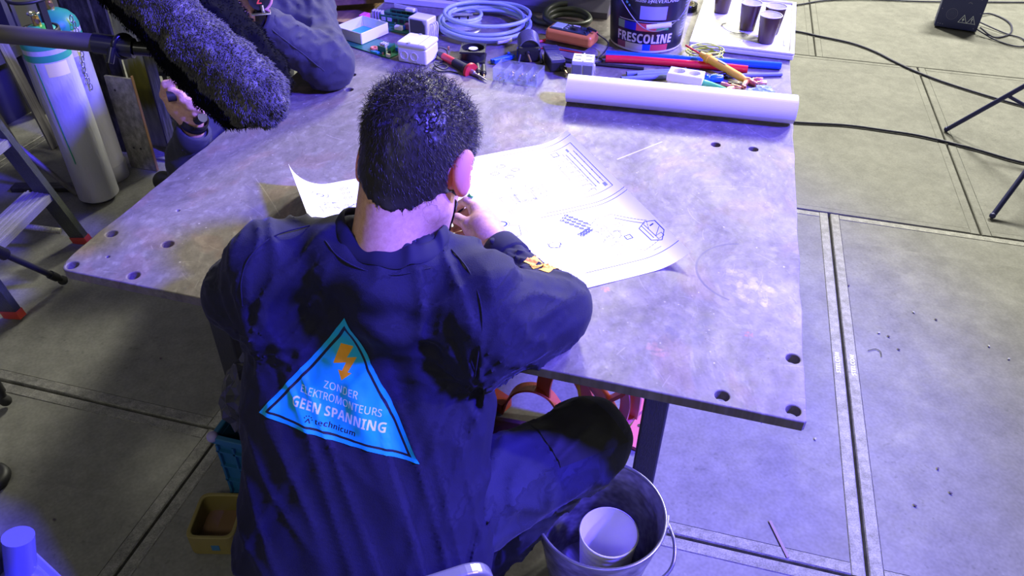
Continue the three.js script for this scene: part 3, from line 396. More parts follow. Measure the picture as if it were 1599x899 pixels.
  const hair = part('hair', nets(hairF, [-0.12, 0.96, -0.34], [0.18, 1.28, 0.02], 0.004), hairMat, man, 'short dark wavy hair');
  // strands
  const strandPos = [], strandIx = [];
  const strand = (p0, dir, len, w, curl) => { const base = strandPos.length / 3, S = 6; let p = p0.clone(); const d = dir.clone(), ph = rnd() * 6.28; const sideV = V3(rr(-1, 1), rr(-1, 1), rr(-1, 1)); for (let i = 0; i <= S; i++) { const t = i / S, ww = w * (1 - 0.85 * t), s1 = V3().crossVectors(d, sideV).normalize(), s2 = V3().crossVectors(d, s1).normalize(); for (let k = 0; k < 3; k++) { const a = k * 2.094; strandPos.push(p.x + ww * (s1.x * Math.cos(a) + s2.x * Math.sin(a)), p.y + ww * (s1.y * Math.cos(a) + s2.y * Math.sin(a)), p.z + ww * (s1.z * Math.cos(a) + s2.z * Math.sin(a))); } d.addScaledVector(s1, curl * Math.sin(ph + t * 5)).addScaledVector(V3(0, -1, 0), 0.10).normalize(); p.addScaledVector(d, len / S); }
    for (let i = 0; i < S; i++) for (let k = 0; k < 3; k++) { const a = base + i * 3 + k, b = base + i * 3 + (k + 1) % 3; strandIx.push(a, b, b + 3, a, b + 3, a + 3); } };
  let made = 0; for (let i = 0; i < 90000 && made < 15000; i++) { const th = Math.acos(rr(-1, 1)), ph = rr(0, 6.283), dl = V3(Math.sin(th) * Math.cos(ph), Math.cos(th), Math.sin(th) * Math.sin(ph)); const o = V3(...H.at(dl.x * 0.2, dl.y * 0.2, dl.z * 0.2)), d = V3(HC[0], HC[1], HC[2]).sub(o).normalize(); const p = onto(hairF, o, d, 0.3); const [r, u, f] = loc(p.x, p.y, p.z); if (Math.abs(hairF(p.x, p.y, p.z)) > 0.003 || hairCut(r, u, f) > -0.0005 || Math.hypot((Math.abs(r) - 0.09) * 0.7, u + 0.016, f + 0.012) < 0.036) continue;
    const nrm = d.clone().negate(), top = sstep(u, 0.02, 0.1); const whorl = V3(...H.at(0.0, 0.095, -0.045)); let flow = p.clone().sub(whorl); flow.addScaledVector(V3().crossVectors(nrm, flow), 0.5); flow.addScaledVector(nrm, -flow.dot(nrm)).normalize(); const dd = flow.multiplyScalar(1).addScaledVector(nrm, 0.1 + 0.6 * top).add(V3(rr(-0.35, 0.35), rr(-0.35, 0.35), rr(-0.35, 0.35)).multiplyScalar(0.5 + top)).normalize(); strand(p.addScaledVector(nrm, -0.002), dd, lerp(0.013, 0.026, top) * rr(0.7, 1.3), lerp(0.0005, 0.0008, top), 0.3 + 0.75 * top); made++; }
  const sg = new THREE.BufferGeometry(); sg.setAttribute('position', new THREE.Float32BufferAttribute(strandPos, 3)); sg.setIndex(strandIx); sg.computeVertexNormals(); const st = part('hair_strands', sg, mat([0.045, 0.04, 0.04], 0.3), hair); st.userData.kind = 'stuff';
  // short beard along the jaw
  const beardF = (x, y, z) => { const d0 = H.skull(x, y, z), [r, u, f] = loc(x, y, z); const zone = Math.max(u + 0.052, -0.125 - u, 0.012 - f, -(Math.abs(r) + 0.5 * Math.max(0, 0.1 - f) - 0.02)); return Math.max(d0 - 0.0025 - 0.0015 * n3(x * 160, y * 160, z * 160), zone, -d0 - 0.006); };
  part('beard', nets(beardF, [-0.09, 0.95, -0.34], [0.16, 1.12, -0.1], 0.0035), mat([0.07, 0.05, 0.045], 0.8), man, 'short stubble beard');
  // trousers
  const trMat = new THREE.MeshPhysicalMaterial({ map: dataTex(128, 128, (u, v) => { const k = 1 + 0.2 * fbm(u * 8, v * 8, 120, 3); return [38 * k, 39 * k, 62 * k]; }), roughness: 0.85, bumpMap: weaveBump, bumpScale: 0.0006, sheen: 0.3, sheenColor: RGB(0.4, 0.4, 0.5), sheenRoughness: 0.5 });
  const tf1 = limbFolds(hipR, knR, 0.008, 7, 31), tf2 = limbFolds(knR, anR, 0.008, 9, 35);
  const trF0 = uni([cap([-0.05, 0.47, 0.17], [0.11, 0.47, 0.17], 0.085), cap(hipR, knR, 0.098, 0.083), cap(hipL, knL, 0.098, 0.078), cap(knR, anR, 0.07, 0.062), cap(knL, anL, 0.07, 0.062)], 0.05);
  const trF = (x, y, z) => { let d = trF0(x, y, z); if (Math.abs(d) < 0.04) d -= tf1(x, y, z) + tf2(x, y, z) + 0.004 * n3(x * 9, y * 9, z * 9); return Math.max(d, 0.075 - y); };
  const tr = part('trousers', nets(trF, [-0.36, 0.05, -0.32], [0.52, 0.66, 0.36], 0.008), trMat, man, 'dark grey work trousers');
  // knee pocket panel and pocket flap
  const patch = (quad, m, name, dn, lift) => { const pos = [], ix = [], Q = 24; for (let i = 0; i <= Q; i++) for (let j = 0; j <= Q; j++) { const a = i / Q, b = j / Q; const o = V3().addScaledVector(V3(...quad[0]), (1 - a) * (1 - b)).addScaledVector(V3(...quad[1]), a * (1 - b)).addScaledVector(V3(...quad[2]), a * b).addScaledVector(V3(...quad[3]), (1 - a) * b).addScaledVector(dn, -0.12); const p = onto(trF, o, dn); p.addScaledVector(dn, -lift); pos.push(p.x, p.y, p.z); } for (let i = 0; i < Q; i++) for (let j = 0; j < Q; j++) { const e = i * (Q + 1) + j; ix.push(e, e + 1, e + Q + 2, e, e + Q + 2, e + Q + 1); } const g = new THREE.BufferGeometry(); g.setAttribute('position', new THREE.Float32BufferAttribute(pos, 3)); g.setIndex(ix); g.computeVertexNormals(); part(name, g, m, tr); };
  const dk = V3(-0.3, -0.85, -0.45).normalize(); const panel = mat([0.016, 0.016, 0.02], 0.8, 0, { bumpMap: weaveBump, bumpScale: 0.0006, side: THREE.DoubleSide });
  patch([[0.26, 0.585, -0.045], [0.35, 0.585, -0.135], [0.46, 0.565, -0.065], [0.35, 0.585, 0.045]], panel, 'knee_panel', dk, 0.0025);
  // shoes
  const shoe = (x, z, a) => { const f = uni([cap([x - 0.02 * Math.sin(a), 0.05, z + 0.03], [x + 0.16 * Math.sin(a), 0.042, z - 0.16 * Math.cos(a)], 0.045, 0.038), cap([x, 0.06, z], [x, 0.1, z], 0.045, 0.05)], 0.03); return nets((p, q, r) => Math.max(f(p, q, r), 0.002 - q), [x - 0.1, -0.01, z - 0.25], [x + 0.2, 0.17, z + 0.12], 0.008); };
  part('shoe', shoe(anR[0], anR[2], 0.1), M.black, man); part('shoe', shoe(anL[0], anL[2], 0), M.black, man);
}
// ---------------------------------------------------------------- drawing sheet
{
  const e = [0.795, -0.607], es = [0.607, 0.795], a0 = -0.105, a1 = 0.655, p0 = -0.594, p1 = -0.005; // flat extent along the sheet and across it
  const prof = (s) => { // s = arc position 0..LEN from the left end; returns [along, lift]
    const rl = 0.088, cl = 0.13, fs = 0.02, rr2 = 0.15, cr = 0.092, fe = 0.562; const flat = fe - fs;
    if (s < cl) { const th = (cl - s) / rl; return [fs - rl * Math.sin(th), rl * (1 - Math.cos(th))]; }
    if (s < cl + flat) return [fs + s - cl, 0]; const th = (s - cl - flat) / rr2; return [fe + rr2 * Math.sin(th), rr2 * (1 - Math.cos(th))];
  };
  const LEN = 0.13 + 0.542 + 0.092, NS = 90, NT = 30, pos = [], uv = [], ix = [];
  for (let side = 0; side < 2; side++) for (let i = 0; i <= NS; i++) for (let j = 0; j <= NT; j++) { const s = i / NS * LEN, [al, li] = prof(s), pe = lerp(p0, p1, j / NT); const y = TH + 0.0012 + li + 0.0006 * n3(al * 6, pe * 6, 4) - side * 0.0003; pos.push(al * e[0] + pe * es[0], y, al * e[1] + pe * es[1]); uv.push(s / LEN, 1 - j / NT); }
  const q = (NS + 1) * (NT + 1); for (let i = 0; i < NS; i++) for (let j = 0; j < NT; j++) { const a = i * (NT + 1) + j, b = a + 1, c = a + NT + 1, d = c + 1; ix.push(a, b, d, a, d, c); ix.push(q + a, q + d, q + b, q + a, q + c, q + d); }
  const g = new THREE.BufferGeometry(); g.setAttribute('position', new THREE.Float32BufferAttribute(pos, 3)); g.setAttribute('uv', new THREE.Float32BufferAttribute(uv, 2)); g.setIndex(ix); g.computeVertexNormals();
  const map = canvasTex(2048, 1580, (c, W, H) => {
    c.fillStyle = '#f1f1ee'; c.fillRect(0, 0, W, H);
    const S = W / LEN, ox = (al) => (al < 0.02 ? 0.13 - Math.asin(Math.min(0.99, (0.02 - al) / 0.088)) * 0.088 : al - 0.02 + 0.13) * S, oy = (pe) => (pe - p0) / (p1 - p0) * H;
    c.strokeStyle = '#16286a'; c.fillStyle = '#16286a'; c.lineWidth = 2.2; c.lineJoin = 'round';
    const line = (pts, w = 2.2, dash = []) => { c.lineWidth = w * 1.5; c.setLineDash(dash); c.beginPath(); pts.forEach(([a, b], i) => (i ? c.lineTo(ox(a), oy(b)) : c.moveTo(ox(a), oy(b)))); c.stroke(); c.setLineDash([]); };
    const rect = (a, b, w, h, lw = 2.2) => line([[a, b], [a + w, b], [a + w, b + h], [a, b + h], [a, b]], lw);
    const ring = (a, b, r, lw = 3, k = 0.8, dash = []) => { c.lineWidth = lw * 1.4; c.setLineDash(dash); c.beginPath(); c.ellipse(ox(a), oy(b), r * S, r * S * k, 0, 0, 7); c.stroke(); c.setLineDash([]); };
    const scrib = (a, b, w, h, n, lw = 1.6) => { for (let i = 0; i < n; i++) { const x = a + rnd() * w, y = b + rnd() * h; line([[x, y], [x + rr(-0.012, 0.012), y + (rnd() < 0.6 ? 0 : rr(-0.008, 0.008))]], lw); } };
    const words = (a, b, n, len = 0.02) => { for (let i = 0; i < n; i++) line([[a, b + i * 0.006], [a + len * rr(0.6, 1), b + i * 0.006]], 2.4, [5, 2, 8, 3]); };
    // right-hand frames
    line([[0.45, -0.573], [0.655, -0.573], [0.655, -0.286], [0.45, -0.286]], 3); line([[0.43, -0.273], [0.655, -0.273], [0.655, -0.05], [0.43, -0.05]], 3);
    line([[0.56, -0.545], [0.637, -0.545], [0.637, -0.315], [0.56, -0.315]], 2.6);
    for (let k = 0; k < 3; k++) { line([[0.628 - k * 0.011, -0.51], [0.628 - k * 0.011, -0.345]], 2.4); for (let m = 0; m < 4; m++) { const b = -0.49 + m * 0.042 + k * 0.01; c.fillRect(ox(0.628 - k * 0.011) - 3, oy(b) - 6, 6, 12); } }
    c.globalAlpha = 0.5; c.fillRect(ox(0.614), oy(-0.53), 0.005 * S, 0.016 * S); c.fillRect(ox(0.622), oy(-0.342), 0.008 * S, 0.016 * S); c.globalAlpha = 1;
    for (let k = 0; k < 9; k++) { const b = -0.52 + k * 0.022; line([[0.575, b], [0.6, b + 0.004], [0.6, b + 0.016]], 1.8); scrib(0.56, b, 0.03, 0.014, 5); } rect(0.575, -0.535, 0.016, 0.018, 2.6); line([[0.57, -0.5], [0.57, -0.33]], 1.6, [14, 6, 4, 6]);
    line([[0.553, -0.46], [0.565, -0.46], [0.565, -0.4], [0.553, -0.4]], 2);
    // four rings and the block below them
    for (const [a, b] of [[0.433, -0.523], [0.46, -0.495], [0.406, -0.495], [0.434, -0.468]]) { ring(a, b, 0.0105, 3.4, 0.75, [10, 3]); ring(a, b, 0.007, 1.4, 0.75); } scrib(0.41, -0.53, 0.06, 0.06, 16); line([[0.415, -0.505], [0.452, -0.485]], 1.6);
    rect(0.41, -0.385, 0.045, 0.03, 2); rect(0.46, -0.4, 0.03, 0.028, 1.6); rect(0.375, -0.385, 0.026, 0.02, 1.5); scrib(0.37, -0.42, 0.13, 0.075, 70); line([[0.413, -0.39], [0.413, -0.35], [0.46, -0.35]], 2.4); words(0.37, -0.325, 3, 0.025); words(0.42, -0.345, 2, 0.03); words(0.35, -0.42, 4, 0.008);
    // left-hand group
    ring(-0.013, -0.538, 0.019, 3.2, 0.75); ring(-0.013, -0.538, 0.008, 5, 0.75); ring(-0.013, -0.538, 0.0135, 1.6, 0.75, [6, 4]); scrib(-0.05, -0.565, 0.08, 0.06, 14); for (const b of [-0.558, -0.537, -0.515]) { ring(0.046, b, 0.009, 2.6, 0.7, [12, 3]); ring(0.046, b, 0.004, 2, 0.7); }
    ring(0.002, -0.49, 0.014, 2, 0.6, [9, 5]); scrib(-0.02, -0.505, 0.04, 0.04, 40, 2.2); scrib(0.02, -0.48, 0.06, 0.02, 40, 2.2); line([[0.02, -0.484], [0.09, -0.481]], 2.4); line([[0.028, -0.457], [0.04, -0.37]], 1.8); line([[-0.035, -0.48], [-0.025, -0.48], [-0.02, -0.455]], 4); scrib(0.03, -0.465, 0.05, 0.02, 24, 2.6); scrib(0.1, -0.56, 0.2, 0.12, 60); ring(0.16, -0.5, 0.016, 2.4); rect(0.2, -0.47, 0.06, 0.05, 1.8);
    // ring by the hand, the rounded case below it
    ring(0.337, -0.281, 0.0125, 7, 0.8); ring(0.337, -0.281, 0.0185, 2, 0.8); line([[0.32, -0.262], [0.312, -0.22], [0.362, -0.225], [0.372, -0.262], [0.352, -0.27]], 2.2); words(0.375, -0.25, 4, 0.012); scrib(0.3, -0.25, 0.06, 0.05, 12); ring(0.415, -0.165, 0.014, 2.6, 0.7, [16, 7]); line([[0.402, -0.176], [0.402, -0.158], [0.42, -0.152], [0.43, -0.168]], 2.4); scrib(0.22, -0.2, 0.1, 0.12, 40); rect(0.2, -0.14, 0.1, 0.06, 1.8); ring(0.15, -0.1, 0.02, 2.4);
    // chain tracks
    const track = (a, b, n, m, du, dv) => { for (let i = 0; i < n; i++) for (let j = 0; j < m; j++) { const x = a + i * du[0] + j * dv[0], y = b + i * du[1] + j * dv[1]; ring(x, y, 0.0042, 4.2, 0.7); line([[x, y], [x + du[0], y + du[1]]], 4.2); } };
    track(0.488, -0.262, 5, 3, [0.0068, 0.011], [-0.009, 0.008]); track(0.483, -0.182, 4, 2, [0.0085, -0.004], [0.003, 0.007]);
    // machine body
    line([[0.52, -0.205], [0.545, -0.225], [0.585, -0.228], [0.635, -0.155], [0.625, -0.128]], 2.2, [18, 5]); line([[0.518, -0.191], [0.55, -0.11], [0.585, -0.075], [0.625, -0.085]], 2, [16, 6]); line([[0.585, -0.21], [0.628, -0.15]], 2.8); scrib(0.515, -0.21, 0.07, 0.09, 70, 1.8); ring(0.54, -0.185, 0.011, 2.2, 0.8, [7, 5]); ring(0.525, -0.205, 0.012, 3, 0.8, [6, 4]); rect(0.57, -0.14, 0.014, 0.014, 4); rect(0.548, -0.165, 0.02, 0.016, 1.8);
    line([[0.61, -0.145], [0.63, -0.155], [0.648, -0.14], [0.648, -0.1], [0.63, -0.08], [0.612, -0.095], [0.61, -0.145]], 3.4); line([[0.618, -0.148], [0.62, -0.098]], 2.6); line([[0.624, -0.15], [0.626, -0.1], [0.646, -0.118]], 2.6); c.fillRect(ox(0.632), oy(-0.137), 0.009 * S, 0.004 * S); rect(0.626, -0.1, 0.014, 0.012, 2.2); words(0.56, -0.245, 2, 0.012); words(0.52, -0.09, 2, 0.014); words(0.6, -0.065, 1, 0.02);
  });
  single('drawing_sheet', 'large white technical drawing sheet with both ends curling up, under the drawing hand', 'drawing', g, new THREE.MeshStandardMaterial({ map, roughness: 0.75 }));
  const gm = mat([0.06, 0.06, 0.068], 0.4, 0.2);
  const ru = single('straightedge', 'dark grey straightedge ruler held under the left hand', 'ruler', box(0.36, 0.0026, 0.026, 0, 0.0013, 0, 0.001), gm, [0.045, TH + 0.0022, -0.3], -0.818);
  const pen = thing('marker_pen', 'dark pen with bright green end cap held in the right hand', 'pen'); const A = [-0.015, 0.7755, -0.379], B = [0.046, 0.868, -0.38], L3 = (t) => A.map((v, i) => v + (B[i] - v) * t);
  part('barrel', rod(L3(0.18), L3(0.86), 0.005, 0.0058, 20), mat([0.02, 0.022, 0.045], 0.3), pen); part('tip', rod(L3(0), L3(0.18), 0.001, 0.005), mat([0.05, 0.06, 0.12], 0.3), pen); part('end_cap', rod(L3(0.86), L3(1), 0.0062, 0.0062, 20), mat([0.08, 0.62, 0.2], 0.35), pen, 'green end cap');
}
// ---------------------------------------------------------------- rolled sheet
{
  const spiral = []; const T = 3.2 * 6.283; for (let i = 0; i <= 150; i++) { const a = i / 150 * T, r = 0.0265 + 0.0135 * i / 150; spiral.push([r * Math.cos(a), r * Math.sin(a)]); } const back = spiral.slice().reverse().map(([x, y]) => { const r = Math.hypot(x, y), k = (r + 0.0013) / r; return [x * k, y * k]; });
  const g = extr(spiral.concat(back), 0.628); g.rotateY(Math.PI / 2); g.rotateX(2.2);
  const roll = single('paper_roll', 'long rolled up white paper sheet lying across the table', 'paper roll', g, mat([0.82, 0.81, 0.79], 0.6), [0.107, TH + 0.0425, -1.098], 0.062);
  roll.rotation.order = 'YXZ';
}
// ---------------------------------------------------------------- paint bucket
{
  const b = thing('paint_bucket', 'white plastic paint bucket with dark colour block label and wire handle', 'bucket', [0.263, TH + 0.001, -1.652]);
  part('pail', lathe([[0, 0], [0.114, 0], [0.118, 0.004], [0.137, 0.262], [0.143, 0.264], [0.143, 0.285], [0.138, 0.285], [0.133, 0.262], [0.112, 0.006], [0, 0.006]], 64), M.whitePlastic, b);
  part('rim', [new THREE.TorusGeometry(0.1415, 0.004, 8, 64).rotateX(Math.PI / 2).translate(0, 0.245, 0), new THREE.TorusGeometry(0.1435, 0.004, 8, 64).rotateX(Math.PI / 2).translate(0, 0.28, 0)][0], M.whitePlastic, b);
  part('content', cyl(0.128, 0.128, 0.004, 0, 0.2, 0, 48), mat([0.7, 0.69, 0.66], 0.5), b);
  const lab = canvasTex(2048, 512, (c, W, H) => {
    c.fillStyle = '#15142a'; c.fillRect(0, 0, W, H);
    const blk = (x, y, w, h, k) => { c.fillStyle = k; c.fillRect(x, y, w, h); };
    // colour bars along the top
    for (let x = 0; x < W; x += 1024) { blk(x + 20, 28, 150, 34, '#3f86e0'); blk(x + 20, 62, 140, 36, '#b23a30'); blk(x + 8, 30, 14, 60, '#d8a040'); blk(x + 160, 28, 26, 66, '#3d8a50'); blk(x + 215, 28, 66, 34, '#4b8a4a'); blk(x + 281, 34, 190, 32, '#2f7fd8'); blk(x + 245, 62, 226, 44, '#b23430'); blk(x + 452, 34, 26, 76, '#e3b04c'); }
    for (let x = 0; x < W; x += 1024) {
      blk(x + 168, 0, 5, H, '#8d8cb8'); blk(x + 240, 130, 3, H, '#5b5a80'); c.fillStyle = '#5d5c86'; for (let k = 0; k < 12; k++) c.fillRect(x + 28, 130 + k * 26, 60 + 40 * Math.sin(k * 3.7), 9);
      c.save(); c.translate(x + 208, 500); c.rotate(-Math.PI / 2); c.strokeStyle = '#6a699a'; c.lineWidth = 3; c.font = 'bold 48px sans-serif'; c.strokeText('FRESCOLINE', 0, 16, 330); c.restore();
      c.fillStyle = '#dfe2f5'; c.font = 'italic 34px serif'; c.fillText('Made by', x + 590, 110); c.font = '44px sans-serif'; c.fillText('NEVERLAND', x + 715, 108, 240);
      blk(x + 640, 140, 220, 110, '#8f8fd0'); blk(x + 450, 268, 560, 4, '#cfcfe8');
      blk(x + 438, 282, 70, 66, '#6d8f7d'); blk(x + 508, 282, 110, 66, '#1c22c0'); blk(x + 618, 282, 172, 66, '#d8555a'); blk(x + 790, 272, 110, 66, '#3fa860'); blk(x + 438, 458, 90, 54, '#8d4a55'); blk(x + 528, 458, 160, 54, '#c9c2ae'); blk(x + 688, 458, 70, 54, '#1f56c8'); blk(x + 758, 458, 160, 54, '#d8444e');
      c.fillStyle = '#d9d3ea'; c.font = '900 104px sans-serif'; c.fillText('FRESCOLINE', x + 432, 448, 520);
      c.fillStyle = '#5aa0e8'; c.beginPath(); c.arc(x + 520, 130, 12, 0, 7); c.fill(); c.beginPath(); c.arc(x + 545, 150, 9, 0, 7); c.fill();
    }
  });
  const lg = new THREE.CylinderGeometry(0.1345, 0.1192, 0.2, 96, 1, true, 0, Math.PI * 2); lg.translate(0, 0.11, 0); lg.rotateY(4.2); part('label', lg, new THREE.MeshPhysicalMaterial({ map: lab, roughness: 0.3 }), b, 'dark label with colour blocks and lettering');
  const h = part('handle', tube([[-0.143, 0.262, 0], [-0.11, 0.2, 0.09], [-0.02, 0.108, 0.145], [0.05, 0.088, 0.147], [0.11, 0.13, 0.12], [0.14, 0.2, 0.06], [0.144, 0.262, 0.0]], 0.0017, 60, 6), M.steel, b); part('grip', rod([0.012, 0.096, 0.146], [0.088, 0.108, 0.134], 0.0075, 0.0075, 16), M.white, h);
}
// ---------------------------------------------------------------- white tray with coffee cups
{
  const t = thing('white_tray', 'flat white tray at the right far side of the table carrying brown cups', 'tray', [0.588, TH + 0.0015, -1.885], -0.035);
  part('panel', box(0.335, 0.018, 0.54, 0, 0.009, 0, 0.006), M.white, t); for (const [w, d, x, z] of [[0.335, 0.014, 0, -0.263], [0.335, 0.014, 0, 0.263], [0.014, 0.512, -0.1605, 0], [0.014, 0.512, 0.1605, 0]]) part('raised_edge', box(w, 0.008, d, x, 0.021, z, 0.003), M.white, t);
  part('groove_strip', box(0.006, 0.002, 0.34, 0.135, 0.0187, 0.02), mat([0.5, 0.55, 0.6], 0.4), t);
  const cm = phys([0.06, 0.028, 0.022], { roughness: 0.28 }), inner = M.white; let first;
  for (const [x, z, l] of [[0.498, -1.967, 'brown plastic coffee cup cut by the top of the picture'], [0.592, -1.812, 'brown plastic coffee cup standing alone in the middle of the tray'], [0.655, -1.705, 'brown plastic coffee cup nearest the front of the tray'], [0.672, -1.80, 'brown plastic coffee cup behind the front cup on the tray']]) {
    const g = thing('coffee_cup', l, 'cup', [x, TH + 0.0205, z], 0, 'brown cups on the white tray');
    part('outside', lathe([[0, 0], [0.0245, 0], [0.0255, 0.003], [0.0345, 0.088], [0.0365, 0.09], [0.0355, 0.0915], [0.0335, 0.089]], 40), cm, g); part('white_inside', lathe([[0.0335, 0.0893], [0.0245, 0.006], [0, 0.005]], 40), inner, g); part('rim', new THREE.TorusGeometry(0.0358, 0.0014, 8, 40).rotateX(Math.PI / 2).translate(0, 0.0905, 0), inner, g);
  }
  single('bent_wire', 'thin bent dark wire lying on the white tray', 'wire', tube([[0.52, 0, -1.85], [0.508, 0.001, -1.83], [0.52, 0.0012, -1.785], [0.555, 0.001, -1.755], [0.585, 0.0012, -1.758]].map(([x, y, z]) => [x, y + TH + 0.0215, z]), 0.0011, 30, 6), M.black);
  for (let k = 0; k < 14; k++) single('crumb', 'small dark crumb scattered on the white tray', 'crumb', new THREE.IcosahedronGeometry(rr(0.0009, 0.0018), 0), M.black, [0.62 + rr(-0.05, 0.07), TH + 0.0215, -1.76 + rr(-0.07, 0.07)], 0, 'crumbs on the tray');
}
// ---------------------------------------------------------------- tubes, pens and wires between roll and bucket
{
  const lying = (name, label, cat, a, b, r, m, ri) => { const A = V3(a[0], TH + a[1], a[2]), B = V3(b[0], TH + b[1], b[2]), mid = A.clone().add(B).multiplyScalar(0.5); const L = A.distanceTo(B), g = lathe(ri ? [[ri, -L / 2], [r, -L / 2], [r, L / 2], [ri, L / 2], [ri, -L / 2]] : [[0, -L / 2], [r * 0.8, -L / 2], [r, -L / 2 + r * 0.2], [r, L / 2 - r * 0.2], [r * 0.8, L / 2], [0, L / 2]], 24); g.applyQuaternion(new THREE.Quaternion().setFromUnitVectors(V3(0, 1, 0), B.clone().sub(A).normalize())); return single(name, label, cat, g, m, mid.toArray()); };
  const bent = (name, label, cat, pts, r, m, ri) => single(name, label, cat, tube(pts.map((p) => [p[0], TH + p[1], p[2]]), r, 60, 16), m);
  const tubeBlue = mat([0.01, 0.10, 0.75], 0.25), tubeRed = mat([0.72, 0.01, 0.03], 0.28);
  lying('shrink_tube', 'long blue heat shrink tube lying below the paint bucket', 'tube', [0.16, 0.0125, -1.462], [0.706, 0.0125, -1.528], 0.0115, tubeBlue, 0.0095);
  bent('shrink_tube', 'long red heat shrink tube lying beside the blue tube', 'tube', [[0.165, 0.0125, -1.425], [0.24, 0.0125, -1.44], [0.38, 0.0125, -1.455], [0.5, 0.0125, -1.465], [0.605, 0.0125, -1.468]], 0.0115, tubeRed);
  const gt = mat([0.16, 0.2, 0.42], 0.28);
  lying('grey_tube', 'grey blue tube end pointing left beneath the red tube, farther of a pair', 'tube', [0.246, 0.0085, -1.333], [0.42, 0.0085, -1.415], 0.0075, gt, 0.006); lying('grey_tube', 'grey blue tube touching its twin, shorter at the left end', 'tube', [0.278, 0.0085, -1.33], [0.425, 0.0085, -1.398], 0.0075, gt, 0.006);
  lying('grey_tube', 'grey blue tube in front of the pair, running behind the double socket', 'tube', [0.236, 0.0085, -1.288], [0.37, 0.0085, -1.35], 0.0075, gt, 0.006); lying('grey_tube', 'thin purple blue tube at the right below the red tube end', 'tube', [0.54, 0.0065, -1.41], [0.71, 0.0065, -1.475], 0.006, gt, 0.0045);
  lying('stylus', 'thin black stylus lying left of the red tube', 'pen', [0.04, 0.006, -1.385], [0.292, 0.006, -1.395], 0.005, M.black);
  { const s = thing('double_socket', 'white surface mounted double socket behind the paper roll', 'socket', [0.425, TH + 0.001, -1.302], -0.1); const tp = new THREE.Shape(); const q = [[-0.052, -0.028], [0.052, -0.028], [0.052, 0.028], [-0.052, 0.028]]; tp.setFromPoints(q.map((p) => new THREE.Vector2(...p))); for (const x of [-0.023, 0.023]) { const h = new THREE.Path(); h.absarc(x, 0.002, 0.0175, 0, Math.PI * 2, true); tp.holes.push(h); }
    const top = new THREE.ExtrudeGeometry(tp, { depth: 0.02, bevelEnabled: true, bevelSize: 0.003, bevelThickness: 0.003, bevelOffset: -0.003, curveSegments: 24 }); top.rotateX(-Math.PI / 2); top.translate(0, 0.024, 0); part('cover', top, M.white, s); part('base', box(0.098, 0.026, 0.052, 0, 0.013, 0, 0.002), M.white, s);
    for (const x of [-0.023, 0.023]) { const w = part('outlet_well', cyl(0.0172, 0.0172, 0.002, x, 0.0285, -0.002, 24), M.grey, s); for (const z of [-0.0075, 0.0035]) part('contact_hole', cyl(0.0026, 0.0026, 0.0006, x, 0.0298, z, 12), M.black, w); } }
  const conn = (name, label, pts, m, pos, ry, cat = 'connector', group) => { const g = lathe(pts, 20); g.rotateZ(Math.PI / 2); return single(name, label, cat, g, m, [pos[0], TH + pos[1], pos[2]], ry, group); };
  conn('cable_connector', 'red stepped cable connector beside the double socket', [[0, -0.032], [0.008, -0.032], [0.008, -0.017], [0.0105, -0.015], [0.0105, 0.012], [0.006, 0.013], [0.006, 0.017], [0.0085, 0.018], [0.0085, 0.023], [0.0045, 0.024], [0.0045, 0.028], [0.007, 0.029], [0.007, 0.033], [0, 0.034]], mat([0.6, 0.06, 0.08], 0.4), [0.34, 0.0115, -1.262], -0.1);
  conn('cable_connector', 'blue stepped cable connector lying under the yellow tester', [[0, -0.028], [0.012, -0.028], [0.0125, 0.006], [0.009, 0.008], [0.009, 0.013], [0.0115, 0.014], [0.0115, 0.026], [0, 0.027]], tubeBlue, [0.505, 0.0135, -1.362], 0.3);
  conn('black_coupling', 'short black tube coupling in front of the green probe', [[0, -0.018], [0.009, -0.018], [0.0095, 0.014], [0.007, 0.018], [0, 0.018]], M.blackGloss, [0.492, 0.0105, -1.262], 0.4);
  { const t = thing('voltage_tester', 'yellow screwdriver style voltage tester lying across the tubes', 'tester'); const A = [0.455, TH + 0.041, -1.478], B = [0.6, TH + 0.014, -1.378], L3 = (k) => A.map((v, i) => v + (B[i] - v) * k); part('body', [rod(L3(0.2), L3(0.9), 0.0125, 0.0115, 12), rod(L3(0.9), L3(1), 0.0115, 0.008, 12)], M.yellow, t); part('collar', rod(L3(0.13), L3(0.2), 0.0155, 0.0155, 16), M.yellow, t); part('nose', rod(L3(0), L3(0.13), 0.009, 0.0115, 12), M.yellow, t); part('red_shaft', rod(L3(-0.35), L3(0), 0.0028, 0.0028, 10), M.red, t); part('name_plate', box(0.03, 0.001, 0.008, 0, 0, 0), M.grey, t).position.set(...L3(0.48).map((v, i) => v + [0, 0.0128, 0][i])); t.children[4].rotation.set(0, -0.6, -0.14); }
  { const g = lathe([[0, -0.07], [0.004, -0.068], [0.0065, -0.02], [0.011, 0.03], [0.0115, 0.06], [0.008, 0.066], [0, 0.067]], 20); g.rotateZ(Math.PI / 2); single('green_probe', 'green tapered plastic probe lying behind the paper roll', 'probe', g, mat([0.08, 0.5, 0.12], 0.35), [0.53, TH + 0.0125, -1.297], -0.42); }
  // bits of copper fitting, a clear bag of parts, black clips
  const bits = [[0.6, -1.36], [0.625, -1.372], [0.648, -1.378], [0.61, -1.392], [0.637, -1.4], [0.557, -1.305], [0.575, -1.325], [0.545, -1.33], [0.59, -1.34]];
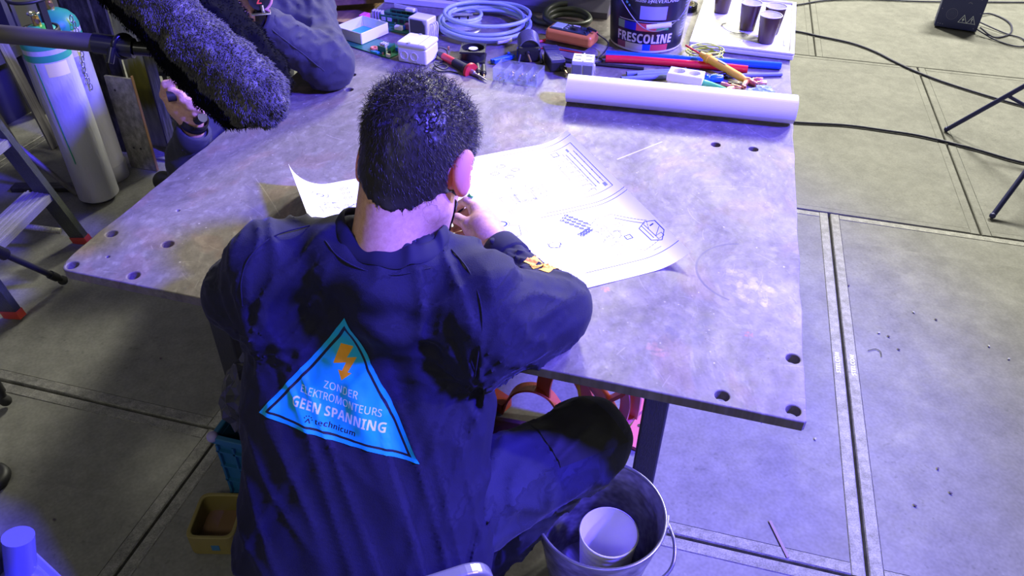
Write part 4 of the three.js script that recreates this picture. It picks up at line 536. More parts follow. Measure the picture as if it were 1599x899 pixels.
  bits.forEach(([x, z], k) => { const g = lathe([[0.004, -0.014], [0.0085, -0.014], [0.0085, 0.004], [0.0065, 0.006], [0.0065, 0.015], [0.004, 0.015], [0.004, -0.014]], 14); g.rotateZ(Math.PI / 2); single('copper_ferrule', 'small copper coloured ferrule among the loose parts by the roll', 'ferrule', g, k % 3 == 1 ? mat([0.55, 0.16, 0.14], 0.35, 0.4) : M.copper, [x, TH + 0.0095, z], rr(0, 3), 'copper ferrules by the roll'); });
  for (const [k, x, z, w] of [[0, 0.655, -1.315, 0.03], [1, 0.625, -1.3, 0.022], [2, 0.605, -1.283, 0.018]]) { const t = thing('parts_bag', ['largest clear plastic bag of parts at the right end of the loose parts', 'middle clear plastic bag of parts next to the roll', 'smallest clear plastic bag of parts, leftmost of three'][k], 'bag', [x, TH + 0.001, z], rr(-0.5, 0.5)); const g = new THREE.IcosahedronGeometry(w, 3); const p = g.attributes.position; for (let i = 0; i < p.count; i++) { const q = V3().fromBufferAttribute(p, i), f = 1 + 0.28 * n3(q.x * 60, q.y * 60, q.z * 60 + k); p.setXYZ(i, q.x * f, Math.max(0, q.y * f * 0.45 + w * 0.42), q.z * f * 0.8); } g.computeVertexNormals(); part('film', g, phys([0.6, 0.75, 0.85], { roughness: 0.15, transmission: 0.6, thickness: 0, ior: 1.4 }), t); for (let m = 0; m < 4; m++) part('fitting', cyl(0.004, 0.004, 0.012, rr(-0.5, 0.5) * w, 0.008, rr(-0.4, 0.4) * w, 10).rotateX(0.4), gt, t); }
  for (const [x, z, r, l] of [[0.52, -1.398, 0.5, 'black plastic clip under the yellow tester'], [0.57, -1.345, -0.2, 'black plastic clip beside the copper ferrules']]) { const t = thing('black_clip', l, 'clip', [x, TH + 0.001, z], r); part('jaw', box(0.06, 0.007, 0.012, 0, 0.004, 0, 0.002), M.blackGloss, t); part('arm', box(0.045, 0.006, 0.012, 0.003, 0.0125, 0, 0.002).rotateZ(0.1), M.blackGloss, t); }
  // coil of yellow green earth wire
  { const P2 = []; for (let i = 0; i <= 240; i++) { const a = i / 240 * 6.283 * 6, r = 0.046 + 0.006 * Math.sin(i * 0.37) + 0.002 * Math.sin(i * 0.11); P2.push([r * Math.cos(a) * 1.15, 0.004 + 0.026 * (0.5 + 0.5 * Math.sin(a * 0.17 + 0.6 * Math.cos(a))), r * Math.sin(a)]); } single('wire_coil', 'coil of yellow and green earth wire beside the white tray', 'wire coil', tube(P2, 0.0022, 480, 6), mat([0.55, 0.62, 0.08], 0.45), [0.468, TH, -1.558]); }
  { const t = thing('tape_roll', 'black roll of tape standing between the paint bucket and the tray', 'tape', [0.368, TH + 0.001, -2.02], 0.4); part('tape', lathe([[0.03, 0], [0.042, 0], [0.042, 0.022], [0.03, 0.022], [0.03, 0]], 36), M.blackGloss, t); part('core', lathe([[0.0275, 0], [0.0298, 0], [0.0298, 0.0225], [0.0275, 0.0225], [0.0275, 0]], 36), mat([0.5, 0.45, 0.25], 0.7), t); }
}
// ---------------------------------------------------------------- multimeter, adapters, boxes and boards on the left of the bucket
{
  const or = mat([0.72, 0.24, 0.04], 0.45), dark = mat([0.03, 0.045, 0.045], 0.35);
  { const m = thing('multimeter', 'orange digital multimeter with dark face lying on the table', 'multimeter', [0.03, TH + 0.012, -1.545], -0.2); m.rotation.z = -0.02; part('holster', box(0.165, 0.04, 0.078, 0, 0.02, 0, 0.012), or, m); part('face', box(0.135, 0.006, 0.06, -0.004, 0.0405, 0, 0.0025), dark, m); part('display', box(0.038, 0.002, 0.048, -0.046, 0.0445, 0, 0.0008), mat([0.25, 0.3, 0.27], 0.2), m); const d = part('dial', cyl(0.017, 0.019, 0.008, 0.015, 0.047, 0, 28), M.black, m); part('pointer', box(0.024, 0.003, 0.004, 0.015, 0.0525, 0, 0.001), M.white, d); for (const z of [-0.02, 0, 0.02]) part('jack', lathe([[0.0025, 0], [0.0055, 0], [0.0055, 0.003], [0.0025, 0.003], [0.0025, 0]], 16).translate(0.055, 0.043, z), M.black, m); part('plug', [rod([0.055, 0.045, 0.0], [0.055, 0.055, 0.0], 0.0045), rod([0.055, 0.055, 0.0], [0.085, 0.05, 0.004], 0.0045, 0.0035)], M.black, m); for (let k = 0; k < 3; k++) part('button', box(0.008, 0.003, 0.006, -0.016, 0.0445, -0.016 + k * 0.016, 0.001), M.grey, m); }
  single('test_lead', 'red and black test lead looped in front of the multimeter, dark loop', 'test lead', tube([[0.115, 0.05, -1.535], [0.16, 0.03, -1.5], [0.13, 0.004, -1.425], [0.07, 0.003, -1.405], [0.0, 0.003, -1.44], [0.0, 0.003, -1.485], [0.06, 0.003, -1.478], [0.14, 0.003, -1.45], [0.15, 0.003, -1.42], [0.08, 0.003, -1.392], [-0.01, 0.003, -1.425]].map((p) => [p[0], TH + p[1], p[2]]), 0.0022, 120, 6), M.black);
  single('test_lead', 'thin red test lead lying left of the multimeter', 'test lead', tube([[0.08, 0.003, -1.47], [0.0, 0.003, -1.482], [-0.05, 0.003, -1.475], [-0.09, 0.003, -1.49], [-0.08, 0.003, -1.53], [-0.06, 0.004, -1.56]].map((p) => [p[0], TH + p[1], p[2]]), 0.0022, 80, 6), M.red);
  { const t = thing('test_probe', 'red tipped test probe at the left end of the multimeter', 'probe'); part('grip', rod([-0.085, TH + 0.006, -1.515], [-0.06, TH + 0.006, -1.54], 0.005, 0.0055), mat([0.75, 0.06, 0.05], 0.35), t); part('needle', rod([-0.06, TH + 0.006, -1.54], [-0.05, TH + 0.006, -1.55], 0.0012), M.chrome, t); }
  // heavy grey cable coil behind
  { const P2 = []; for (let i = 0; i <= 120; i++) { const a = i / 120 * 6.283 * 2.3 + 2.6, r = 0.07 + 0.012 * i / 120; P2.push([r * Math.cos(a), 0.011 + 0.02 * i / 120 + 0.02 * Math.max(0, Math.sin(a + 3.5)) * i / 120, r * Math.sin(a) * 0.95]); } P2.unshift([-0.125, 0.014, 0.0], [-0.1, 0.012, 0.03]); const c = thing('cable_coil', 'coil of thick dark green cable behind the multimeter', 'cable coil', [-0.02, TH + 0.001, -1.722]); part('sheath', tube(P2, 0.0095, 220, 12), mat([0.05, 0.06, 0.045], 0.4), c); part('wire_end', [rod([-0.125, 0.014, 0.0], [-0.14, 0.02, -0.012], 0.006, 0.005)], M.chrome, c); const lugs = [[0.02, 0.05], [0.035, 0.052], [0.05, 0.05], [0.062, 0.045]]; for (const [x, z] of lugs) part('print_mark', box(0.006, 0.001, 0.003, x, 0.0205, z + 0.02), M.white, c); }
  // mains adapters with ribbed bodies
  const ribbed = (name, label, pos, ry, w, d, h, n) => { const t = thing(name, label, 'adapter', [pos[0], TH + 0.001, pos[1]], ry); part('case', box(w, h, d, 0, h / 2, 0, 0.006), M.black, t); for (let k = 0; k < n; k++) part('rib', box(w * 0.9, 0.006, d / n * 0.42, 0, h + 0.002, -d / 2 + (k + 0.5) * d / n, 0.001), mat([0.1, 0.1, 0.11], 0.35), t); return t; };
  { const t = ribbed('power_adapter', 'small black ribbed power adapter with brass plug between clear box and socket', [0.016, -1.345], 0.45, 0.05, 0.095, 0.034, 10); part('lid_edge', box(0.048, 0.012, 0.03, 0, 0.036, -0.055, 0.002), mat([0.06, 0.06, 0.08], 0.2), t); part('barrel', rod([0.012, 0.016, 0.046], [0.016, 0.014, 0.062], 0.009), M.black, t); part('pin', rod([0.016, 0.014, 0.06], [0.018, 0.01, 0.088], 0.003), M.brass, t); }
  { const t = thing('power_adapter', 'large black plug adapter with round ribbed grip beside the hose coil', 'adapter', [-0.085, TH + 0.001, -1.415], 0.3); const rg = []; for (let k = 0; k < 11; k++) part('grip_rib', new THREE.TorusGeometry(0.0335, 0.0026, 8, 24, Math.PI).translate(0, 0.03, -0.05 + k * 0.0092), mat([0.1, 0.1, 0.11], 0.35), t); part('grip_core', tf(cyl(0.031, 0.031, 0.092, 0, 0, 0, 28), 0, 0.031, -0.006, Math.PI / 2), M.black, t); part('plug_head', box(0.075, 0.045, 0.03, -0.004, 0.0235, 0.054, 0.008), M.blackGloss, t); part('plug_arm', [rod([0.03, 0.03, 0.06], [0.038, 0.004, 0.085], 0.006), rod([-0.03, 0.03, 0.06], [-0.038, 0.004, 0.08], 0.006)][0], M.black, t); part('plug_arm', rod([-0.03, 0.03, 0.06], [-0.038, 0.004, 0.08], 0.006), M.black, t); part('pin', rod([-0.008, 0.03, 0.066], [0.002, 0.012, 0.092], 0.0032), M.brass, t); part('collar', rod([-0.01, 0.035, 0.06], [-0.007, 0.028, 0.072], 0.0075), M.black, t); }
  // clear sorting box with small screws
  { const t = thing('parts_box', 'clear plastic box with small bright screws inside', 'box', [-0.066, TH + 0.001, -1.212], -0.09); const cl = phys([0.88, 0.9, 0.96], { roughness: 0.03, transmission: 0.9, thickness: 0, ior: 1.45 }); for (const [w, h, d, x, y, z] of [[0.14, 0.002, 0.075, 0, 0.001, 0], [0.14, 0.038, 0.0018, 0, 0.021, 0.0366], [0.14, 0.038, 0.0018, 0, 0.021, -0.0366], [0.0018, 0.038, 0.075, 0.0691, 0.021, 0], [0.0018, 0.038, 0.075, -0.0691, 0.021, 0], [0.0015, 0.03, 0.072, 0.0, 0.017, 0], [0.0015, 0.03, 0.072, 0.035, 0.017, 0], [0.0015, 0.03, 0.072, -0.035, 0.017, 0]]) part('clear_wall', box(w, h, d, x, y, z), cl, t); 
    const sg = merge([cyl(0.0025, 0.0025, 0.0015, 0, 0.005, 0, 8), cyl(0.0011, 0.0011, 0.01, 0, 0, 0, 6)]); for (let k = 0; k < 70; k++) { const s = part('screw', sg, k % 4 ? M.chrome : M.brass, t); s.position.set(rr(-0.064, 0.064), rr(0.004, 0.012), rr(-0.032, 0.032)); s.rotation.set(rr(0, 6), rr(0, 6), rr(0, 6)); } }
  // grey socket block
  { const t = thing('terminal_block', 'grey cube shaped twin switch block with pale top slots', 'switch', [0.115, TH + 0.001, -1.297], 0.1); part('case', box(0.068, 0.05, 0.066, 0, 0.025, 0, 0.004), mat([0.34, 0.35, 0.38], 0.45), t); part('top_cap', box(0.066, 0.008, 0.064, 0, 0.053, 0, 0.002), mat([0.5, 0.51, 0.55], 0.4), t); for (const x of [-0.0165, 0.0165]) { part('front_panel', box(0.028, 0.036, 0.003, x, 0.028, 0.0335, 0.001), mat([0.11, 0.115, 0.12], 0.5), t); for (const z of [-0.014, 0.014]) part('slot', box(0.02, 0.001, 0.005, x, 0.0573, z), M.black, t); } part('top_rib', box(0.004, 0.004, 0.06, 0, 0.058, 0), mat([0.55, 0.56, 0.6], 0.4), t); part('side_boss', cyl(0.012, 0.012, 0.004, 0, 0, 0, 20).rotateZ(Math.PI / 2).translate(0.035, 0.026, 0), mat([0.5, 0.51, 0.55], 0.4), t); }
  // computer fan
  { const t = thing('computer_fan', 'black computer fan with white hub sticker behind the soldering iron', 'fan', [-0.245, TH + 0.001, -1.325], 0.22); const s = new THREE.Shape([[-0.04, -0.04], [0.04, -0.04], [0.04, 0.04], [-0.04, 0.04]].map((p) => new THREE.Vector2(...p))); const h = new THREE.Path(); h.absarc(0, 0, 0.036, 0, Math.PI * 2, true); s.holes.push(h); for (const [x, y] of [[-1, -1], [1, -1], [1, 1], [-1, 1]]) { const q = new THREE.Path(); q.absarc(x * 0.0355, y * 0.0355, 0.002, 0, Math.PI * 2, true); s.holes.push(q); } const fg = (d) => { const g = new THREE.ExtrudeGeometry(s, { depth: d, bevelEnabled: false, curveSegments: 20 }); g.rotateX(-Math.PI / 2); return g; }; part('frame', fg(0.006), M.black, t); part('frame', fg(0.006).translate(0, 0.032, 0), M.black, t); part('duct', lathe([[0.0365, 0.004], [0.039, 0.004], [0.039, 0.034], [0.0365, 0.034], [0.0365, 0.004]], 40), M.black, t); part('hub', cyl(0.016, 0.016, 0.026, 0, 0.022, 0, 28), M.black, t); part('sticker', cyl(0.0145, 0.0145, 0.0006, 0, 0.0355, 0, 28), M.white, t); for (let k = 0; k < 9; k++) { const b = part('blade', box(0.022, 0.0016, 0.016, 0.025, 0.022, 0).rotateX(0), M.black, t); b.rotation.y = k * 0.698; } for (let k = 0; k < 4; k++) { const b = part('strut', box(0.022, 0.003, 0.003, 0.027, 0.006, 0), M.black, t); b.rotation.y = k * 1.571 + 0.4; } }
  // soldering iron
  { const t = thing('soldering_iron', 'red and black soldering iron with a flared red guard and bare tip', 'soldering iron'); const A = V3(-0.352, TH + 0.014, -1.303), B = V3(-0.154, TH + 0.006, -1.166), at = (k) => A.clone().lerp(B, k), ax = (k0, k1, r0, r1, n = 20) => rod(at(k0).toArray(), at(k1).toArray(), r0, r1, n); part('handle', [ax(0, 0.1, 0.008, 0.011), ax(0.1, 0.34, 0.011, 0.0125)][1], M.red, t); part('handle_end', ax(-0.06, 0.1, 0.006, 0.011), M.black, t); part('grip_sleeve', ax(0.34, 0.6, 0.0135, 0.0145), M.rubber, t); part('flare', ax(0.56, 0.66, 0.014, 0.024), M.rubber, t); part('guard', ax(0.66, 0.7, 0.026, 0.0255), M.red, t); part('collar', ax(0.7, 0.76, 0.009, 0.007), M.steel, t); part('heater_tube', ax(0.76, 0.92, 0.0042, 0.004), M.steel, t); part('tip', ax(0.92, 1.02, 0.0034, 0.0006), M.steel, t); part('cord', tube([at(-0.05).toArray(), [-0.358, TH + 0.026, -1.325], [-0.338, TH + 0.016, -1.335], [-0.325, TH + 0.004, -1.3], [-0.335, TH + 0.005, -1.258], [-0.345, TH + 0.012, -1.24], [-0.335, TH + 0.012, -1.215], [-0.31, TH + 0.004, -1.212], [-0.3, TH + 0.004, -1.235], [-0.325, TH + 0.006, -1.245], [-0.34, TH + 0.005, -1.215], [-0.315, TH + 0.003, -1.195], [-0.285, TH + 0.003, -1.205], [-0.255, TH + 0.003, -1.2]], 0.0024, 160, 7), M.black, t); }
  for (const [a, b, l] of [[[-0.212, TH + 0.01, -1.262], [-0.184, TH + 0.007, -1.188], 'black barrel plug lying beside the fan, left of two'], [[-0.192, TH + 0.009, -1.262], [-0.166, TH + 0.009, -1.178], 'black barrel plug lying beside the fan, right of two']]) { const t = thing('barrel_plug', l, 'plug'); const A = V3(...a), B = V3(...b), L = (k) => A.clone().lerp(B, k).toArray(); part('grip', rod(L(0), L(0.66), 0.0075, 0.0085, 18), M.black, t); part('sleeve', rod(L(0.66), L(0.74), 0.0062), M.black, t); part('pin', rod(L(0.74), L(1), 0.0027), M.brass, t); }
  { const t = thing('blue_clip', 'bright blue plastic clip at the left end of the clear box', 'clip', [-0.148, TH + 0.001, -1.337], 0.9); part('leaf', box(0.085, 0.012, 0.012, 0, 0.0065, -0.008, 0.002), M.blue, t); part('leaf', box(0.075, 0.012, 0.012, -0.006, 0.0105, 0.008, 0.002), M.blue, t); part('hinge', cyl(0.005, 0.005, 0.03, 0, 0, 0, 12).rotateX(Math.PI / 2).translate(0.03, 0.014, 0), M.blue, t); }
  // translucent hose coil
  { const P2 = []; const n = 300; for (let i = 0; i <= n; i++) { const a = i / n * 6.283 * 4.4 + 3.6, k = i / n, r = 0.152 + 0.012 * Math.sin(a * 0.37) - 0.004 * Math.cos(a * 0.7); P2.push([r * Math.cos(a) * 0.98 - 0.01 * Math.sin(a * 0.22), 0.009 + 0.045 * k + 0.018 * Math.sin(a * 0.5 + 1) * k, r * Math.sin(a) * 0.98]); } const t = thing('hose_coil', 'coil of clear bluish hose in several loops on the table', 'hose', [-0.288, TH + 0.001, -1.59]); part('hose', tube(P2, 0.0065, 420, 10), phys([0.5, 0.62, 0.75], { roughness: 0.25, transmission: 0.25, thickness: 0, ior: 1.4 }), t); const P3 = []; for (let i = 0; i <= 80; i++) { const a = i / 80 * 6.283 * 1.6, r = 0.07; P3.push([-0.075 + r * Math.cos(a) * 0.8, 0.03 + 0.012 * i / 80, -0.02 + r * Math.sin(a)]); } part('inner_loop', tube(P3, 0.0058, 140, 10), phys([0.5, 0.62, 0.75], { roughness: 0.25, transmission: 0.25, thickness: 0, ior: 1.4 }), t); part('white_coupler', rod([0.085, 0.016, 0.133], [0.125, 0.018, 0.105], 0.0105, 0.0105, 20), M.white, t); }
  { const t = thing('round_tin', 'flat round metal tin inside the hose coil', 'tin', [-0.352, TH + 0.001, -1.552]); part('tin_body', lathe([[0, 0], [0.062, 0], [0.064, 0.003], [0.064, 0.024], [0, 0.024]], 48), M.steel, t); part('lid', lathe([[0, 0.0285], [0.052, 0.0285], [0.058, 0.026], [0.0655, 0.026], [0.0655, 0.0245], [0, 0.0245]], 48), mat([0.6, 0.6, 0.62], 0.25, 0.8), t); part('button', cyl(0.006, 0.007, 0.003, 0.03, 0.03, 0.02, 16), M.steel, t); }
  { const t = thing('cable_clamp', 'dark metal clamp handle lying on the round tin', 'clamp', [-0.365, TH + 0.03, -1.585], 0.25); part('plate', box(0.075, 0.004, 0.022, 0, 0.017, 0, 0.0015), M.steel, t); for (const x of [-0.01, 0.02]) part('foot', box(0.006, 0.015, 0.014, x, 0.0075, 0), M.black, t); }
  // junction box and relay
  { const t = thing('junction_box', 'white plastic junction box with rounded lid in front of the boards', 'box', [-0.412, TH + 0.001, -1.275], -0.12); part('case', box(0.1, 0.05, 0.088, 0, 0.025, 0, 0.006), M.whitePlastic, t); part('lid', box(0.104, 0.016, 0.092, 0, 0.057, 0, 0.007), M.whitePlastic, t); for (const x of [-0.027, 0.008]) part('knockout', new THREE.TorusGeometry(0.0125, 0.0014, 8, 28).translate(x, 0.024, 0.0443), M.whitePlastic, t); part('lid_groove', box(0.0016, 0.001, 0.084, 0.026, 0.0652, 0), M.grey, t); for (const z of [-0.04, 0.04]) part('notch', cyl(0.006, 0.006, 0.001, -0.01, 0.0651, z, 16), M.grey, t); }
  { const t = thing('relay_housing', 'white relay housing with a large grey front beside the hose coil', 'relay', [-0.468, TH + 0.001, -1.47], -0.2); part('case', box(0.075, 0.068, 0.06, 0, 0.034, 0, 0.005), M.whitePlastic, t); part('grey_front', extr([[-0.026, -0.028], [0.026, -0.028], [0.029, -0.012], [0.029, 0.016], [0.02, 0.03], [-0.029, 0.03], [-0.029, -0.018]], 0.004, 0.001).translate(0, 0.033, 0.029), mat([0.06, 0.06, 0.062], 0.6), t); for (const z of [-0.012, 0.0, 0.012]) part('lead', tube([[0.036, 0.05, z], [0.05, 0.052, z], [0.055, 0.035, z + 0.004], [0.054, 0.004, z + 0.008]], 0.0022, 24, 6), M.white, t); }
  // white open box with a cyan base
  { const t = thing('open_box', 'white open plastic box with a cyan sheet inside at the table corner', 'box', [-0.662, TH + 0.0055, -1.408], -0.34); const w = 0.115, d = 0.13, h = 0.036; part('base', box(w, 0.003, d, 0, 0.0015, 0), M.white, t); for (const [ww, dd, x, z] of [[w, 0.003, 0, d / 2], [w, 0.003, 0, -d / 2], [0.003, d, w / 2, 0], [0.003, d, -w / 2, 0]]) part('side', box(ww, h, dd, x, h / 2, z, 0.001), M.white, t); part('sheet', box(w - 0.012, 0.001, d - 0.012, 0, 0.0036, 0), mat([0.05, 0.5, 0.62], 0.5), t); }
  const comp = (t, m, g, n) => part(n, g, m, t);
  { const t = thing('circuit_board', 'green circuit board with orange toroid in front of the open box', 'circuit board', [-0.592, TH + 0.001, -1.335], -0.36); comp(t, M.pcb, box(0.23, 0.003, 0.1, 0, 0.0015, 0), 'board'); const tor = comp(t, mat([0.75, 0.24, 0.1], 0.5), new THREE.TorusGeometry(0.009, 0.0045, 12, 28).rotateX(Math.PI / 2).translate(0.03, 0.0085, 0.028), 'toroid'); for (let k = 0; k < 3; k++) comp(t, mat([0.45, 0.42, 0.46], 0.3, 0.5), box(0.004, 0.022, 0.02, 0.045 + k * 0.009, 0.014, 0.004, 0.001), 'heat_sink_fin'); comp(t, M.pcb, box(0.034, 0.02, 0.002, 0.066, 0.013, 0.03), 'daughter_card'); comp(t, M.pcb, box(0.002, 0.026, 0.034, 0.088, 0.016, 0.008), 'daughter_card'); comp(t, M.blue, box(0.022, 0.012, 0.012, 0.102, 0.009, -0.012, 0.002), 'blue_connector'); comp(t, M.black, cyl(0.005, 0.005, 0.014, 0.1, 0.01, 0.03, 14), 'capacitor'); comp(t, mat([0.8, 0.75, 0.55], 0.4), box(0.014, 0.01, 0.008, 0.107, 0.008, 0.044, 0.001), 'terminal'); comp(t, M.copper, cyl(0.003, 0.003, 0.008, 0.082, 0.007, 0.042, 10), 'capacitor'); comp(t, mat([0.05, 0.4, 0.4], 0.4), box(0.03, 0.003, 0.012, 0.045, 0.0045, 0.04), 'chip'); }
  { const t = thing('circuit_board', 'large green control board with upright memory cards behind the open box', 'circuit board', [-0.6, TH + 0.001, -1.575], -0.12); comp(t, M.pcb, box(0.19, 0.003, 0.19, 0, 0.0015, 0), 'board');
    for (const [x, z, w, h] of [[0.01, 0.035, 0.125, 0.028], [0.012, 0.0, 0.13, 0.026], [0.0, -0.045, 0.11, 0.022]]) { const c = comp(t, M.pcb, box(w, h, 0.003, x, 0.003 + h / 2, z), 'memory_card'); for (let k = 0; k < 5; k++) part('chip', box(0.016, 0.012, 0.002, x - w / 2 + 0.016 + k * (w - 0.03) / 4, 0.004 + h / 2, z + 0.0025), k < 2 && h > 0.027 ? mat([0.45, 0.46, 0.55], 0.4) : M.black, c); }
    comp(t, mat([0.8, 0.08, 0.45], 0.4), box(0.024, 0.03, 0.036, -0.098, 0.018, 0.06, 0.002), 'pink_connector'); for (let k = 0; k < 4; k++) comp(t, mat([0.5, 0.48, 0.6], 0.35), box(0.006, 0.034, 0.02, -0.085 + k * 0.011, 0.02, 0.018, 0.001), 'upright_card'); for (let k = 0; k < 9; k++) comp(t, [M.black, M.chrome, M.white, M.blue][k % 4], cyl(0.0045, 0.0045, rr(0.01, 0.018), -0.085 + k * 0.021, 0.011, 0.066 + 0.012 * Math.sin(k * 2.2), 12), 'capacitor'); comp(t, M.whitePlastic, box(0.03, 0.014, 0.018, 0.045, 0.01, 0.075, 0.002), 'white_connector'); comp(t, mat([0.25, 0.1, 0.25], 0.4), box(0.034, 0.018, 0.02, 0.075, 0.012, 0.055, 0.002), 'purple_connector'); comp(t, M.white, extr([[-0.05, 0], [0.04, 0], [0.04, 0.028], [-0.05, 0.034]], 0.002).translate(0.0, 0.004, -0.07), 'white_bracket'); comp(t, M.black, box(0.075, 0.022, 0.016, -0.02, 0.014, -0.055, 0.002), 'pin_header'); comp(t, M.whitePlastic, box(0.035, 0.012, 0.02, 0.035, 0.038, -0.03, 0.004), 'white_cap'); comp(t, M.red, cyl(0.005, 0.005, 0.01, 0.03, 0.03, -0.055, 12), 'red_button'); }
  single('brown_capacitor', 'tiny brown component standing right of the junction box', 'component', lathe([[0, 0], [0.0025, 0], [0.0035, 0.003], [0.0035, 0.012], [0, 0.0135]], 14), M.copper, [-0.345, TH + 0.001, -1.375]);
  // cabinets standing on the far end of the table
  const pale = mat([0.62, 0.62, 0.64], 0.5);
  { const t = thing('metal_cabinet', 'pale metal cabinet with two doors at the far end of the table', 'cabinet', [-0.553, TH + 0.001, -1.872]); part('carcass', box(0.345, 0.4, 0.2, 0, 0.2, -0.02), mat([0.02, 0.02, 0.025], 0.6), t); part('base_lip', box(0.35, 0.022, 0.235, 0, 0.011, 0, 0.003), pale, t); const d = part('door', box(0.152, 0.37, 0.012, -0.092, 0.21, 0.086, 0.002), pale, t); part('screw', cyl(0.003, 0.003, 0.002, 0, 0, 0, 10).rotateX(Math.PI / 2).translate(-0.09, 0.06, 0.093), M.grey, d); part('door', box(0.166, 0.37, 0.012, 0.085, 0.21, 0.086, 0.002), pale, t); }
  { const t = thing('dark_cabinet', 'dark metal cabinet with sloping base standing behind the cable coil', 'cabinet', [-0.135, TH + 0.001, -1.95]); part('carcass', box(0.46, 0.4, 0.18, 0, 0.22, -0.03, 0.003), mat([0.02, 0.022, 0.04], 0.45), t); part('plinth', extr([[-0.13, 0], [0.13, 0], [0.13, 0.022], [0.07, 0.05], [-0.13, 0.05]], 0.48).rotateY(-Math.PI / 2).translate(0.24, 0, 0), mat([0.07, 0.065, 0.1], 0.5), t); }
}
// ---------------------------------------------------------------- chair
{
  const t = thing('metal_chair', 'grey metal chair with rounded backrest under the seated person', 'chair', [0.052, 0, 0.29], 0.62); const cm = mat([0.32, 0.32, 0.34], 0.3, 0.6), bm = mat([0.04, 0.04, 0.045], 0.5);
  const bs = new THREE.Shape(); const w = 0.185, y0 = 0.5, y1 = 0.612, r = 0.05; bs.moveTo(-w, y0); bs.lineTo(w, y0); bs.lineTo(w, y1 - r); bs.quadraticCurveTo(w, y1, w - r, y1); bs.lineTo(-w + r, y1); bs.quadraticCurveTo(-w, y1, -w, y1 - r); bs.closePath();
  const bg = new THREE.ExtrudeGeometry(bs, { depth: 0.012, bevelEnabled: true, bevelSize: 0.006, bevelThickness: 0.006, bevelSegments: 4, curveSegments: 10, steps: 1 }); bg.translate(0, 0, 0.125); part('backrest', bg, cm, t);
  part('seat', box(0.4, 0.025, 0.36, 0, 0.385, -0.06, 0.01), bm, t); for (const [x, z] of [[-0.17, 0.12], [0.17, 0.12], [-0.17, -0.22], [0.17, -0.22]]) part('leg', rod([x * 1.05, 0.001, z], [x, 0.375, z * 0.9], 0.011), cm, t); for (const x of [-0.15, 0.15]) part('back_post', rod([x, 0.38, 0.115], [x, 0.56, 0.128], 0.01), cm, t);
}
// ---------------------------------------------------------------- galvanised bucket with white tub
{
  const zinc = new THREE.MeshStandardMaterial({ map: dataTex(256, 256, (u, v) => { const k = 150 + 30 * n3(u * 12, v * 12, 5) + 18 * n3(u * 40, v * 40, 6); return [k, k, k * 1.02]; }), roughness: 0.38, metalness: 0.75 });
  const b = thing('zinc_bucket', 'galvanised metal bucket on the floor under the table corner', 'bucket', [0.42, 0.001, -0.105]); const rib = []; for (let k = 0; k <= 40; k++) { const y = 0.006 + k / 40 * 0.264; const f = 0.0022 * Math.exp(-(((y - 0.2) / 0.005) ** 2)) + 0.0022 * Math.exp(-(((y - 0.215) / 0.005) ** 2)); rib.push([0.1 + 0.043 * y / 0.27 + f, y]); }
  part('pail', lathe([[0, 0.012], [0.099, 0.012], [0.1, 0]].concat(rib, rib.slice().reverse().map(([r, y]) => [r - 0.0016, y]), [[0.097, 0.014], [0, 0.014]]), 72), zinc, b); part('rolled_rim', new THREE.TorusGeometry(0.144, 0.0042, 10, 72).rotateX(Math.PI / 2).translate(0, 0.271, 0), zinc, b);
  part('handle', tube([[0.15, 0.255, -0.02], [0.168, 0.25, 0.02], [0.172, 0.235, 0.06], [0.158, 0.22, 0.088], [0.128, 0.215, 0.11], [0.09, 0.24, 0.125]], 0.0042, 40, 8), zinc, b); part('handle_ear', box(0.01, 0.03, 0.035, 0.146, 0.25, -0.02, 0.003), zinc, b);
  const c = thing('white_tub', 'stack of white ribbed plastic tubs standing inside the zinc bucket', 'tub', [0.445, 0.0165, -0.108]); const pr = [[0, 0.004], [0.052, 0]]; for (let k = 0; k <= 60; k++) { const y = 0.002 + k / 60 * 0.176; pr.push([0.054 + 0.011 * y / 0.178 + 0.0014 * (k > 18 ? Math.abs(Math.sin(y * 160)) : 0), y]); } pr.push([0.067, 0.18], [0.067, 0.186], [0.064, 0.186], [0.053, 0.012], [0, 0.01]); part('tub', lathe(pr, 56), M.whitePlastic, c); part('lip', new THREE.TorusGeometry(0.0658, 0.0022, 8, 56).rotateX(Math.PI / 2).translate(0, 0.184, 0), M.white, c);
}
